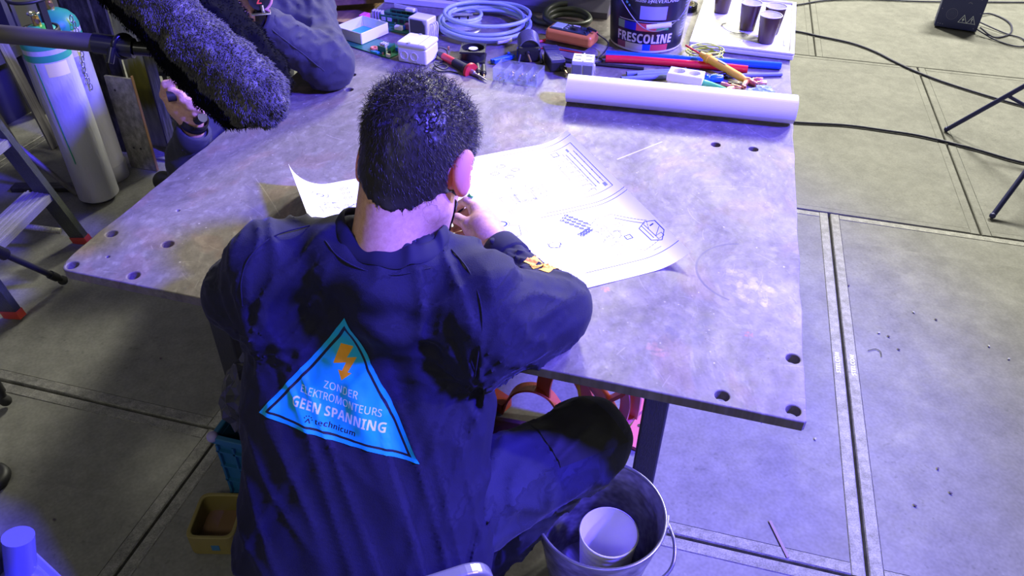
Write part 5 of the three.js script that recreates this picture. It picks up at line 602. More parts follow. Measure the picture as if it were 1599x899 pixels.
// ---------------------------------------------------------------- things under the table
{
  const red = mat([0.5, 0.09, 0.045], 0.42), pink = mat([0.62, 0.12, 0.16], 0.4);
  const t = thing('red_machine_frame', 'red painted steel machine frame with curved arms on the floor under the table', 'frame');
  part('foot_bar', bar([-0.12, 0.02, -0.68], [0.075, 0.02, -0.585], 0.036, 0.045), red, t); 
  const arch = (pts, w, th, m, name, side) => { const c = curve(pts), N = 40, pos = [], ix = []; const S = V3(...side); for (let i = 0; i <= N; i++) { const p = c.getPoint(i / N), d = c.getTangent(i / N), nn = V3().crossVectors(d, S).normalize(); for (const [a, b] of [[-1, -1], [1, -1], [1, 1], [-1, 1]]) pos.push(p.x + S.x * a * w / 2 + nn.x * b * th / 2, p.y + S.y * a * w / 2 + nn.y * b * th / 2, p.z + S.z * a * w / 2 + nn.z * b * th / 2); } for (let i = 0; i < N; i++) for (let k = 0; k < 4; k++) { const a = i * 4 + k, b = i * 4 + (k + 1) % 4; ix.push(a, b + 4, b, a, a + 4, b + 4); } const e = N * 4; ix.push(0, 1, 2, 0, 2, 3, e, e + 2, e + 1, e, e + 3, e + 2); const g = new THREE.BufferGeometry(); g.setAttribute('position', new THREE.Float32BufferAttribute(pos, 3)); g.setIndex(ix); const h = g.toNonIndexed(); h.computeVertexNormals(); part(name, h, m, t); };
  arch([[0.07, 0.01, -0.575], [0.088, 0.08, -0.565], [0.115, 0.128, -0.56], [0.16, 0.148, -0.558], [0.205, 0.128, -0.562], [0.235, 0.08, -0.568], [0.27, 0.012, -0.578]], 0.05, 0.006, red, 'arched_strip', [0, 0.25, 0.97]);
  arch([[0.19, 0.12, -0.56], [0.193, 0.19, -0.545], [0.212, 0.28, -0.52], [0.24, 0.36, -0.5]], 0.05, 0.006, red, 'curved_post', [0.85, 0.1, 0.5]);
  arch([[0.33, 0.02, -0.6], [0.318, 0.15, -0.55], [0.3, 0.26, -0.5], [0.265, 0.36, -0.47]], 0.045, 0.006, red, 'curved_post', [0.95, 0.1, 0.25]);
  part('bent_tube', tube([[0.41, 0.02, -0.56], [0.392, 0.14, -0.53], [0.362, 0.24, -0.49], [0.318, 0.33, -0.46], [0.26, 0.4, -0.45]], 0.018, 40, 16), red, t);
  arch([[0.418, 0.09, -0.55], [0.424, 0.2, -0.51], [0.416, 0.3, -0.47], [0.395, 0.38, -0.45]], 0.03, 0.008, pink, 'upright', [0.9, 0, 0.4]); arch([[0.447, 0.09, -0.58], [0.449, 0.2, -0.52], [0.446, 0.3, -0.48], [0.43, 0.38, -0.46]], 0.03, 0.008, pink, 'upright', [0.9, 0, 0.4]); part('crossbar', bar([0.42, 0.095, -0.54], [0.475, 0.095, -0.64], 0.014, 0.03), pink, t); part('gusset', bar([0.36, 0.2, -0.5], [0.42, 0.28, -0.48], 0.01, 0.03), pink, t); const pl = part('foot_plate', bar([0.45, 0.0085, -0.54], [0.49, 0.0085, -0.68], 0.012, 0.05), pink, t); part('bolt_hole', cyl(0.006, 0.006, 0.001, 0.469, 0.0152, -0.62, 14), M.black, pl); part('base_rail', bar([0.27, 0.012, -0.585], [0.45, 0.012, -0.57], 0.02, 0.03), red, t);
  single('black_cable_run', 'black cable lying on the floor between the red frame and the wooden box', 'cable', tube([[-0.2, 0.01, -0.47], [0.0, 0.01, -0.525], [0.12, 0.01, -0.512], [0.2, 0.01, -0.5], [0.3, 0.01, -0.49]], 0.009, 30, 8), M.black);
  const w = thing('wooden_crate', 'reddish brown box with ochre contents on the floor behind the thigh', 'crate', [0.09, 0.001, -0.37], 0.05); const wm = mat([0.14, 0.06, 0.05], 0.6); for (const [a, b, c, x, z] of [[0.3, 0.1, 0.014, 0, -0.09], [0.3, 0.1, 0.014, 0, 0.09], [0.014, 0.1, 0.166, -0.143, 0], [0.014, 0.1, 0.166, 0.143, 0]]) part('board', box(a, b, c, x, 0.05, z, 0.002), wm, w); part('floor_board', box(0.27, 0.01, 0.166, 0, 0.006, 0), wm, w);
  for (const [x, z, r, l] of [[0.06, -0.385, 0.045, 'larger ochre lump inside the brown box under the table'], [0.15, -0.375, 0.036, 'smaller ochre lump inside the brown box under the table']]) { const g = new THREE.IcosahedronGeometry(r, 4), p = g.attributes.position; for (let i = 0; i < p.count; i++) { const q = V3().fromBufferAttribute(p, i), f = 1 + 0.15 * n3(q.x * 30, q.y * 30, q.z * 30 + x); p.setXYZ(i, q.x * f, q.y * f * 0.8, q.z * f); } g.computeVertexNormals(); single('ochre_lump', l, 'lump', g, mat([0.32, 0.2, 0.05], 0.6), [x, 0.013 + r * 0.9, z]); }
}
// ---------------------------------------------------------------- crate, bag and tub on the left
{
  const bl = mat([0.012, 0.1, 0.22], 0.5); const t = thing('blue_crate', 'blue plastic lattice crate on the floor left of the seated person', 'crate', [-0.415, 0.001, -0.175]); const W = 0.23, D = 0.21, H = 0.268; part('base', box(W - 0.02, 0.008, D - 0.02, 0, 0.004, 0), bl, t);
  for (const s of [-1, 1]) { part('rim', box(W + 0.012, 0.022, 0.014, 0, H - 0.011, s * D / 2, 0.003), bl, t); part('rim', box(0.014, 0.022, D - 0.014, s * W / 2, H - 0.011, 0, 0.003), bl, t); part('side_panel', box(W - 0.004, H - 0.02, 0.003, 0, (H - 0.02) / 2, s * (D / 2 - 0.006)), bl, t); part('side_panel', box(0.003, H - 0.02, D - 0.016, s * (W / 2 - 0.006), (H - 0.02) / 2, 0), bl, t); for (let k = 0; k < 4; k++) part('rib', box(W, 0.006, 0.012, 0, 0.05 + k * 0.055, s * (D / 2 - 0.002)), bl, t); for (let k = 0; k < 6; k++) part('rib', box(0.006, H - 0.03, 0.012, -W / 2 + 0.006 + k * (W - 0.012) / 5, (H - 0.03) / 2, s * (D / 2 - 0.002)), bl, t); }
  part('corner_cap', new THREE.SphereGeometry(0.014, 16, 12).translate(-W / 2, H - 0.004, D / 2), mat([0.3, 0.26, 0.5], 0.5), t);
  const g = new THREE.IcosahedronGeometry(0.1, 5), p = g.attributes.position; for (let i = 0; i < p.count; i++) { const q = V3().fromBufferAttribute(p, i), f = 1 + 0.3 * fbm3(q.x * 14, q.y * 14, q.z * 14, 4) + 0.12 * (ridge(n3(q.x * 30, q.y * 18, q.z * 30)) - 0.5); p.setXYZ(i, q.x * f * 0.95, q.y * f * 1.1, q.z * f * 0.85); } g.computeVertexNormals(); single('plastic_bag', 'crumpled dark shiny plastic bag stuffed in the blue crate', 'bag', g, phys([0.035, 0.035, 0.05], { roughness: 0.25 }), [-0.44, 0.33, -0.17]);
  const y = thing('yellow_tub', 'worn yellow plastic tub on the floor in front of the blue crate', 'tub', [-0.515, 0.001, 0.014], 0.25); const ym = mat([0.2, 0.16, 0.045], 0.55); const sh = (w, d, r) => { const s = new THREE.Shape(); s.moveTo(-w + r, -d); s.lineTo(w - r, -d); s.quadraticCurveTo(w, -d, w, -d + r); s.lineTo(w, d - r); s.quadraticCurveTo(w, d, w - r, d); s.lineTo(-w + r, d); s.quadraticCurveTo(-w, d, -w, d - r); s.lineTo(-w, -d + r); s.quadraticCurveTo(-w, -d, -w + r, -d); return s; };
  const s1 = sh(0.06, 0.068, 0.025); s1.holes.push(sh(0.05, 0.058, 0.02)); const wg = new THREE.ExtrudeGeometry(s1, { depth: 0.062, bevelEnabled: true, bevelSize: 0.003, bevelThickness: 0.003, bevelOffset: -0.003, curveSegments: 8 }); wg.rotateX(-Math.PI / 2); wg.translate(0, 0.004, 0); part('wall', wg, ym, y); const fg = new THREE.ExtrudeGeometry(sh(0.052, 0.06, 0.02), { depth: 0.006, bevelEnabled: false }); fg.rotateX(-Math.PI / 2); part('bottom', fg.translate(0, 0.002, 0), mat([0.16, 0.09, 0.04], 0.8), y); part('sticker', box(0.02, 0.02, 0.001, 0.01, 0.03, 0.0685), mat([0.03, 0.12, 0.25], 0.5), y);
}
// ---------------------------------------------------------------- gas cylinders
{
  const bodyM = mat([0.5, 0.5, 0.52], 0.35, 0.1, { bumpMap: grainBump, bumpScale: 0.0008 }), gr = mat([0.03, 0.33, 0.16], 0.4), lab = mat([0.75, 0.7, 0.3], 0.5);
  const bottle = (label, x, z, guard, r = 0.078, h = 0.665) => { const t = thing('gas_cylinder', label, 'gas cylinder', [x, 0.001, z]); part('vessel', lathe([[0, 0.012], [r - 0.02, 0.004], [r, 0.02], [r, h]], 48), bodyM, t); part('green_shoulder', lathe([[r + 0.0004, h - 0.012], [r + 0.0004, h], [r * 0.94, h + 0.02], [r * 0.72, h + 0.042], [r * 0.4, h + 0.055], [0.022, h + 0.058], [0, h + 0.058]], 48), gr, t); part('band', lathe([[r + 0.0006, h - 0.055], [r + 0.0008, h - 0.03]], 48), gr, t); part('paint_streak', bar([0.02, 0.2, r + 0.0002], [0.005, h - 0.06, r + 0.0002], 0.0014, 0.004, V3(0, 0, 1)), gr, t);
    const lg = new THREE.CylinderGeometry(r + 0.0006, r + 0.0006, 0.05, 24, 1, true, 0.5, 1.0); lg.translate(0, h - 0.085, 0); part('label', lg, lab, t); const v = part('valve', [cyl(0.012, 0.014, 0.04, 0, h + 0.076, 0, 16)], M.brass, t); part('valve_wheel', new THREE.TorusGeometry(0.017, 0.005, 8, 20).rotateX(Math.PI / 2).translate(0, h + 0.1, 0), M.chrome, v); part('valve_outlet', rod([0, h + 0.08, 0], [0.028, h + 0.08, 0.02], 0.008), M.brass, v);
    if (guard) { const g = part('guard_ring', lathe([[0.058, h + 0.025], [0.068, h + 0.025], [0.068, h + 0.045], [0.058, h + 0.045], [0.058, h + 0.025]], 40), M.black, t); part('guard_rim', new THREE.TorusGeometry(0.066, 0.006, 10, 40).rotateX(Math.PI / 2).translate(0, h + 0.155, 0), M.black, t); for (const a of [0.2, 2.3, 4.4]) part('guard_post', bar([0.063 * Math.cos(a), h + 0.035, 0.063 * Math.sin(a)], [0.065 * Math.cos(a), h + 0.155, 0.065 * Math.sin(a)], 0.024, 0.006, V3(-Math.sin(a), 0, Math.cos(a))), M.black, t); }
    return t; };
  bottle('front grey gas cylinder with black valve guard and green shoulder', -1.878, -1.285, true); const b2 = bottle('rear grey gas cylinder with green shoulder and silver foot ring', -1.955, -1.445, false); part('foot_ring', lathe([[0.079, 0.0], [0.081, 0.0], [0.081, 0.07], [0.079, 0.07]], 40), mat([0.55, 0.55, 0.56], 0.4, 0.6), b2);
  // chain that ties the cylinders
  const c = thing('safety_chain', 'bright steel link chain hanging beside the rear cylinder', 'chain'); for (let k = 0; k < 13; k++) { const g = new THREE.TorusGeometry(0.009, 0.0022, 6, 16); g.scale(0.75, 1.5, 1); if (k % 2) g.rotateY(1.57); g.rotateZ(-0.25); g.translate(-1.862 + 0.012 * Math.sin(k * 0.5), 0.7 - k * 0.022, -1.43 + k * 0.001); part('link', g, M.steel, c); }
}
// ---------------------------------------------------------------- step ladder
{
  const al = new THREE.MeshStandardMaterial({ map: dataTex(128, 128, (u, v) => { const k = 150 + 22 * n3(u * 4, v * 60, 7) + 14 * n3(u * 30, v * 30, 8); return [k, k * 0.99, k * 0.94]; }), roughness: 0.45, metalness: 0.55 }), railM = new THREE.MeshStandardMaterial({ color: RGB(0.09, 0.1, 0.09), roughness: 0.35, metalness: 0.5, bumpMap: grainBump, bumpScale: 0.003 });
  const t = thing('step_ladder', 'aluminium step ladder with dark rails and red feet at the left edge', 'ladder'); const F = [[-1.72, 0.0, -0.985], [-1.64, 0.0, -0.545]], T = [[-1.93, 1.15, -0.80], [-1.86, 1.15, -0.50]], at = (i, k) => F[i].map((v, j) => v + (T[i][j] - v) * k), up = V3(0, 0, 1);
  for (const i of [0, 1]) { part('rail', bar(at(i, 0.02), at(i, 1), 0.024, 0.07, up), railM, t); part('red_foot', bar(at(i, 0.004), at(i, 0.03), 0.028, 0.074, up), mat([0.5, 0.05, 0.03], 0.5), t); }
  for (const k of [0.2, 0.4, 0.6, 0.8]) { const a = at(0, k), b = at(1, k); a[2] += 0.014; b[2] -= 0.014; const s = part('step', bar([a[0] - 0.02, a[1], a[2]], [b[0] - 0.02, b[1], b[2]], 0.026, 0.1), al, t); for (let m = 0; m < 5; m++) part('tread_groove', bar([a[0] - 0.06 + m * 0.02, a[1] + 0.0136, a[2]], [b[0] - 0.06 + m * 0.02, b[1] + 0.0136, b[2]], 0.002, 0.006), mat([0.2, 0.19, 0.17], 0.6), s); }
  for (const i of [0, 1]) part('rear_leg', rod([-2.25 + i * 0.05, 0.002, i ? -0.56 : -1.02], [T[i][0] - 0.03, 1.12, T[i][2]], 0.014), al, t); part('brace', rod([-1.71, 0.11, -0.9], [-2.0, 0.19, -0.78], 0.011), al, t); part('rear_bar', rod([-2.2, 0.25, -0.97], [-2.15, 0.25, -0.57], 0.011), al, t);
}
// ---------------------------------------------------------------- black tripod legs at the left edge, stands
{
  const t = thing('camera_tripod', 'black tripod with a knobbed leg reaching in front of the ladder', 'tripod'); const top = [-1.42, 0.95, -0.2], ft = [[-1.606, 0.02, -0.742], [-1.36, 0.02, -0.2], [-1.165, 0.02, 0.06]];
  const hub = [-1.55, 0.62, -0.3]; part('column', rod([hub[0], 0.3, hub[2]], [hub[0], 1.1, hub[2]], 0.014), M.black, t); part('crown', cyl(0.035, 0.04, 0.06, hub[0], 0.62, hub[2], 20), M.black, t);
  ft.forEach((f) => { const L = (k) => hub.map((v, i) => v + (f[i] - v) * k); const l = part('leg', [rod(L(0.05), L(0.56), 0.015, 0.014), rod(L(0.56), L(0.98), 0.0105)][0], M.black, t); part('lower_tube', rod(L(0.56), L(0.98), 0.0105), M.black, l); part('leg_lock', rod(L(0.53), L(0.6), 0.02, 0.02, 14), M.blackGloss, l); part('foot_ferrule', rod(L(0.9), L(0.95), 0.015, 0.015, 12), M.black, l); part('rubber_foot', new THREE.SphereGeometry(0.017, 12, 10).translate(...L(0.995)), M.rubber, l); });
}
{ // round black base just inside the left edge
  const t = thing('stand_base', 'round black stand base cut by the left edge of the picture', 'stand', [-1.20, 0.001, 0.045]); part('disc', lathe([[0, 0.028], [0.04, 0.028], [0.052, 0.02], [0.055, 0.008], [0.05, 0], [0, 0]], 36), M.black, t); part('spigot', cyl(0.012, 0.012, 0.3, 0, 0.17, 0, 14), M.black, t);
  const c = thing('tripod_head', 'metal tripod head with blue light put in its colour at the lower left corner', 'tripod head', [-0.15, 0, 0.63]); const mm = mat([0.12, 0.12, 0.42], 0.25, 0.3); part('column', rod([-0.02, 0.012, 0.02], [-0.02, 0.94, 0.02], 0.02), M.black, c); part('knob_shaft', rod([0.002, 0.93, 0.02], [0.012, 1.005, 0.0], 0.0155, 0.0155, 20), mm, c); part('plate', box(0.11, 0.018, 0.07, 0.01, 0.95, 0.03, 0.003), mm, c).rotation.y = -0.35; part('lower_plate', box(0.13, 0.02, 0.09, 0.0, 0.928, 0.03, 0.003), mm, c).rotation.y = -0.35; part('lever', rod([0.06, 0.95, 0.02], [0.085, 0.952, 0.03], 0.006), mm, c); part('head_block', box(0.09, 0.06, 0.06, -0.055, 0.985, 0.03, 0.008), mat([0.05, 0.05, 0.12], 0.4), c);  // knob and plates carry the blue light in their metal colour
}
// ---------------------------------------------------------------- steel stock leaning behind the cylinders
{
  const sm = (k, s) => new THREE.MeshStandardMaterial({ map: dataTex(128, 256, (u, v) => { const a = fbm(u * 4, v * 8, s, 4), q = k + 40 * a + 14 * n3(u * 50, v * 50, s); return [q * 1.02, q, q * 0.97]; }), roughness: 0.55, metalness: 0.35 });
  const grey = sm(128, 201), palex = sm(140, 211), dk = sm(60, 221);
  const ys = new THREE.MeshStandardMaterial({ map: dataTex(128, 256, (u, v) => { const a = fbm(u * 4, v * 8, 231, 4), q = 165 + 30 * a, s = sstep(0.3 - Math.hypot((u - 0.45) * 0.5, (v - 0.24) * 2.6) + 0.05 * fbm(u * 9, v * 9, 232, 3), 0, 0.14); return [lerp(q, 128 + 20 * a, s), lerp(q, 124 + 20 * a, s), lerp(q, 42, s)]; }), roughness: 0.55, metalness: 0.25 });
  const lean = (name, label, cat, base, top, w, th, m, side) => { const t = thing(name, label, cat); const B = V3(...base), Tp = V3(...top), d = Tp.clone().sub(B), L = d.length(); d.normalize(); const S = V3(...side).normalize(), n2 = V3().crossVectors(S, d).normalize(), X = V3().crossVectors(d, n2); const g = new THREE.BoxGeometry(w, L, th); g.translate(0, L / 2, 0); const mt = new THREE.Matrix4().makeBasis(X, d, n2).setPosition(B); g.applyMatrix4(mt); part('plate', g, m, t); return { t, mt, L }; };
  const p1 = lean('steel_plate', 'grey steel plate with rusty edge leaning next to the rear cylinder', 'steel plate', [-1.85, 0.002, -1.545], [-1.852, 0.42, -1.56], 0.13, 0.012, grey, [1, 0, 0.0]); { const g = new THREE.BoxGeometry(0.003, 0.43, 0.013).translate(0.0665, 0.215, 0).applyMatrix4(p1.mt); part('rusty_edge', g, mat([0.22, 0.12, 0.06], 0.8), p1.t); for (const [x, y] of [[-0.02, 0.1], [0.015, 0.1], [-0.03, 0.36]]) { const h = cyl(0.005, 0.005, 0.001, 0, 0, 0, 12).rotateX(Math.PI / 2).translate(x, y, 0.0066).applyMatrix4(p1.mt); part('drill_hole', h, M.black, p1.t); } }
  const p2 = lean('steel_channel', 'pale steel channel with a yellow sprayed patch standing by the wall', 'steel channel', [-1.885, 0.012, -1.73], [-1.89, 1.25, -1.76], 0.15, 0.008, ys, [1, 0, 0.0]); { const g = new THREE.BoxGeometry(0.008, 1.2, 0.06).translate(0.079, 0.6, 0.028).applyMatrix4(p2.mt); part('flange', g, dk, p2.t); part('foot_plate', box(0.2, 0.01, 0.14, -1.87, 0.006, -1.7, 0.002), palex, p2.t); const s = new THREE.BoxGeometry(0.17, 0.07, 0.004).translate(0, 0.93, 0.008).applyMatrix4(p2.mt); part('paper_strip', s, mat([0.6, 0.5, 0.5], 0.7), p2.t); const s3 = new THREE.BoxGeometry(0.16, 0.2, 0.004).translate(-0.01, 1.09, 0.008).applyMatrix4(p2.mt); part('pale_sheet', s3, mat([0.55, 0.55, 0.62], 0.6), p2.t); }
  lean('steel_plate', 'dark tall steel plate standing behind the grey plate', 'steel plate', [-2.06, 0.002, -1.66], [-2.06, 0.78, -1.68], 0.14, 0.014, dk, [1, 0, 0.0]); lean('steel_plate', 'broad dark steel sheet farthest back beside the channel', 'steel plate', [-2.22, 0.002, -1.86], [-2.22, 1.2, -1.9], 0.24, 0.014, dk, [1, 0, 0.0]);
  // dark rack of profiles behind the cylinders and the ladder
  const t = thing('profile_rack', 'dark rack of steel profiles behind the gas cylinders', 'rack'); const rm = mat([0.06, 0.06, 0.07], 0.5, 0.3); part('back_board', box(0.02, 1.6, 2.6, -2.75, 0.8, -1.3), mat([0.035, 0.035, 0.04], 0.7), t); for (const z of [-0.6, -1.25, -1.9]) part('post', box(0.06, 1.7, 0.06, -2.68, 0.851, z), rm, t); for (const y of [0.35, 0.75]) part('shelf_beam', box(0.05, 0.05, 2.0, -2.63, y, -1.25), rm, t);
  const prof = [[-2.3, -1.05, -2.6, -0.9, 0.04, 'pale steel strip leaning left of the front cylinder'], [-2.22, -1.32, -2.55, -1.3, 0.035, 'steel strip leaning behind the front cylinder'], [-2.4, -0.8, -2.62, -0.7, 0.05, 'wide steel strip leaning behind the ladder'], [-2.36, -1.6, -2.6, -1.62, 0.05, 'dark steel strip leaning behind the rear cylinder']]; prof.forEach(([x, z, x2, z2, w, l], k) => single('steel_strip', l, 'steel strip', bar([x, 0.002, z], [x2, 1.5, z2], w, 0.01, V3(0, 0, 1)), k % 2 ? grey : dk)); single('steel_rod', 'thin pale steel rod leaning between ladder and front cylinder', 'steel rod', rod([-1.99, 0.002, -1.28], [-2.45, 0.95, -0.98], 0.011), palex);
  single('steel_strip', 'short offcut of steel lying on the floor behind the front cylinder', 'steel strip', boxUV(box(0.3, 0.02, 0.05, 0, 0.011, 0, 0.003)), dk, [-2.12, 0.001, -1.28], 0.3);
  const bx = thing('storage_bin', 'teal storage bin on the floor behind the steel channel', 'bin', [-1.72, 0.001, -1.98], 0.3); part('tub', box(0.28, 0.1, 0.2, 0, 0.05, 0, 0.006), mat([0.03, 0.16, 0.18], 0.5), bx); part('rim', box(0.3, 0.014, 0.22, 0, 0.106, 0, 0.005), mat([0.04, 0.22, 0.24], 0.5), bx);
  const sh = thing('shelf_unit', 'dark open shelf unit behind the steel channel', 'shelf', [-1.95, 0.001, -2.25], 0.2); for (const y of [0.2, 0.4, 0.6, 0.8]) part('shelf', box(0.6, 0.02, 0.3, 0, y, 0), rm, sh); for (const x of [-0.29, 0.29]) for (const z of [-0.14, 0.14]) part('upright', box(0.025, 0.9, 0.025, x, 0.45, z), rm, sh);
}
// ---------------------------------------------------------------- brown boards behind the far left corner
{
  const wood = new THREE.MeshStandardMaterial({ map: dataTex(128, 256, (u, v) => { const k = 1 + 0.2 * n3(u * 18, v * 2.5, 3) + 0.1 * n3(u * 60, v * 6, 5); return [124 * k, 96 * k, 66 * k]; }), roughness: 0.7 });
  const t = thing('side_bench', 'brown wooden bench top behind the far left corner of the table', 'bench', [-1.2, 0, -1.95], -0.0); for (const [x, z] of [[-0.3, -0.2], [0.3, -0.2], [-0.3, 0.2], [0.3, 0.2]]) part('leg', box(0.05, 0.64, 0.05, x, 0.321, z), M.black, t); part('frame', box(0.72, 0.04, 0.5, 0, 0.66, 0), mat([0.05, 0.045, 0.04], 0.7), t); part('top_board', boxUV(box(0.74, 0.02, 0.5, 0, 0.69, 0, 0.003)), wood, t);
  const pb = single('brown_plank', 'wide brown wooden plank lying askew on the side bench', 'plank', boxUV(box(0.75, 0.025, 0.16, 0, 0, 0, 0.004)), wood, [-1.14, 0.735, -1.78], 0.42); pb.rotation.z = 0.03;
  single('brown_plank', 'second wooden plank lying behind the first on the side bench', 'plank', boxUV(box(0.7, 0.025, 0.14, 0, 0, 0, 0.004)), wood, [-1.12, 0.7135, -2.02], 0.3); single('red_offcut', 'small reddish offcut lying on the end of the front plank', 'offcut', box(0.09, 0.03, 0.04, 0, 0, 0, 0.008), mat([0.35, 0.08, 0.06], 0.6), [-0.88, 0.772, -1.9], 0.5);
}
// ---------------------------------------------------------------- black box on the floor, cables
{
  const t = thing('haze_machine', 'black metal machine box with blue haze put in its colour and warning triangles standing on the floor', 'machine', [2.0, 0.001, -4.63], -0.19); const face = canvasTex(512, 640, (c, W, H) => {
    c.fillStyle = '#2c3168'; c.fillRect(0, 0, W, H); c.strokeStyle = '#7c7a92'; c.lineWidth = 4; for (const r of [66, 46, 26, 12]) { c.globalAlpha = r === 66 ? 0.9 : 0.45; c.beginPath(); c.arc(160, 470, r, 0, 7); c.stroke(); } c.globalAlpha = 1; const tr = (x, s) => { c.strokeStyle = '#dfe6ea'; c.lineWidth = 6; c.beginPath(); c.moveTo(x, 556); c.lineTo(x + 50, 462); c.lineTo(x + 100, 556); c.closePath(); c.stroke(); c.fillStyle = '#dfe6ea'; if (s) { c.fillRect(x + 45, 490, 10, 36); c.fillRect(x + 45, 534, 10, 10); } else { c.beginPath(); c.moveTo(x + 55, 488); c.lineTo(x + 36, 528); c.lineTo(x + 50, 526); c.lineTo(x + 44, 550); c.lineTo(x + 68, 514); c.lineTo(x + 54, 514); c.closePath(); c.fill(); } };  // panel blue includes the blue glare that veils dark things
    tr(262, 0); tr(366, 1); c.fillStyle = '#e8ecf4'; c.font = 'italic bold 62px sans-serif'; c.fillText('Fz-200', 292, 230, 170); c.font = 'bold 18px sans-serif'; c.fillText('FAZER MACHINE', 312, 258, 150); c.strokeStyle = '#6d6d86'; c.lineWidth = 9; c.beginPath(); c.moveTo(150, 330 - 60); c.lineTo(210, 300 - 70); c.stroke(); c.beginPath(); c.arc(330, 330, 24, 3.6, 5.9); c.stroke(); c.fillStyle = '#9a9aae'; for (const [x, y] of [[30, 600], [60, 604], [90, 606], [470, 560], [470, 610], [24, 420], [488, 420]]) { c.beginPath(); c.arc(x, y, 5, 0, 7); c.fill(); } });
  const W = 0.25, H = 0.33, D = 0.16; part('case', box(W, H, D, 0, H / 2 + 0.008, 0, 0.004), mat([0.025, 0.03, 0.12], 0.5), t); part('front_panel', new THREE.PlaneGeometry(W - 0.006, H - 0.006).translate(0, H / 2 + 0.008, D / 2 + 0.0008), new THREE.MeshStandardMaterial({ map: face, roughness: 0.5 }), t, 'front panel with white lettering'); for (const [x, z] of [[-0.1, -0.06], [0.1, -0.06], [-0.1, 0.06], [0.1, 0.06]]) part('rubber_foot', cyl(0.012, 0.014, 0.008, x, 0.004, z, 14), M.rubber, t); part('carry_handle', tube([[-0.07, H + 0.008, 0], [-0.06, H + 0.05, 0], [0.06, H + 0.05, 0], [0.07, H + 0.008, 0]], 0.008, 30, 10), M.black, t);  // case painted navy to stand in for blue haze over black metal
  const cm = mat([0.03, 0.03, 0.075], 0.5); const cable = (label, pts, r) => single('floor_cable', label, 'cable', tube(pts.map((p) => [p[0], p[1] ?? r, p[2]]), r, 90, 8), cm);  // cable colour takes in the blue glare as a navy tint
  cable('dark cable running diagonally from the table corner past the lamp stand', [[0.4, 0.007, -4.3], [0.969, 0.007, -4.208], [1.12, 0.007, -4.16], [1.32, 0.007, -4.09], [1.45, 0.007, -3.98], [1.551, 0.007, -3.84], [1.672, 0.007, -3.7], [1.85, 0.007, -3.56], [2.13, 0.007, -3.4], [2.6, 0.007, -3.2]], 0.0065);
  cable('dark cable leaving the table edge below the paper roll and crossing the right floor', [[0.5, 0.007, -2.8], [0.953, 0.007, -2.85], [1.2, 0.007, -2.89], [1.4, 0.007, -2.885], [1.558, 0.007, -2.87], [1.78, 0.007, -2.8], [1.97, 0.007, -2.72], [2.2, 0.007, -2.7]], 0.0065);
  cable('dark cable at the top of the floor behind the tray', [[0.7, 0.007, -4.6], [0.991, 0.007, -4.733], [1.2, 0.007, -4.9], [1.474, 0.007, -5.014], [1.9, 0.007, -5.1], [2.6, 0.007, -5.3]], 0.0055);
  cable('looped power lead beside the machine box, upper loop', [[2.11, 0.05, -4.5], [2.2, 0.01, -4.46], [2.32, 0.007, -4.58], [2.36, 0.007, -4.8], [2.28, 0.007, -4.95], [2.12, 0.03, -4.8]], 0.005); cable('looped signal lead beside the machine box, lower loop', [[2.1, 0.03, -4.53], [2.2, 0.007, -4.42], [2.3, 0.007, -4.34], [2.37, 0.007, -4.38], [2.37, 0.007, -4.5], [2.28, 0.007, -4.58], [2.15, 0.02, -4.72]], 0.005);
}
// ---------------------------------------------------------------- boom microphone in its fur windshield
function furGeo(f, a, b, R, count, len, w, lay, keep) { // strands on a capsule-like field
  const pos = [], ix = []; const A = V3(...a), B = V3(...b), ax = B.clone().sub(A).normalize(); let made = 0;
  for (let i = 0; i < count * 4 && made < count; i++) { const t = rr(-0.22, 1.0), u = V3(rr(-1, 1), rr(-1, 1), rr(-1, 1)).normalize(); const base = A.clone().lerp(B, clamp(t, 0, 1)); if (t > 0) u.addScaledVector(ax, -u.dot(ax)).normalize(); else if (u.dot(ax) > 0) u.multiplyScalar(-1); const o = base.clone().addScaledVector(u, R * 1.6), p = onto(f, o, u.clone().negate(), R * 2); if (keep && !keep(p)) continue; made++;
    const d = u.clone().addScaledVector(ax, -lay).add(V3(rr(-0.5, 0.5), rr(-0.5, 0.5), rr(-0.5, 0.5))).normalize(), s1 = V3().crossVectors(d, ax).normalize(), s2 = V3().crossVectors(d, s1), L = len * rr(0.6, 1.3), k0 = pos.length / 3; const m = p.clone().addScaledVector(d, L * 0.55), e = m.clone().addScaledVector(d.clone().addScaledVector(ax, -0.5).normalize(), L * 0.45); for (const [q, ww] of [[p, w], [m, w * 0.8]]) for (let k = 0; k < 3; k++) { const an = k * 2.094; pos.push(q.x + ww * (s1.x * Math.cos(an) + s2.x * Math.sin(an)), q.y + ww * (s1.y * Math.cos(an) + s2.y * Math.sin(an)), q.z + ww * (s1.z * Math.cos(an) + s2.z * Math.sin(an))); } pos.push(e.x, e.y, e.z); for (let k = 0; k < 3; k++) { const n2 = (k + 1) % 3; ix.push(k0 + k, k0 + n2, k0 + 3 + n2, k0 + k, k0 + 3 + n2, k0 + 3 + k, k0 + 3 + k, k0 + 3 + n2, k0 + 6); } }
  const g = new THREE.BufferGeometry(); g.setAttribute('position', new THREE.Float32BufferAttribute(pos, 3)); g.setIndex(ix); g.computeVertexNormals(); return g;
}
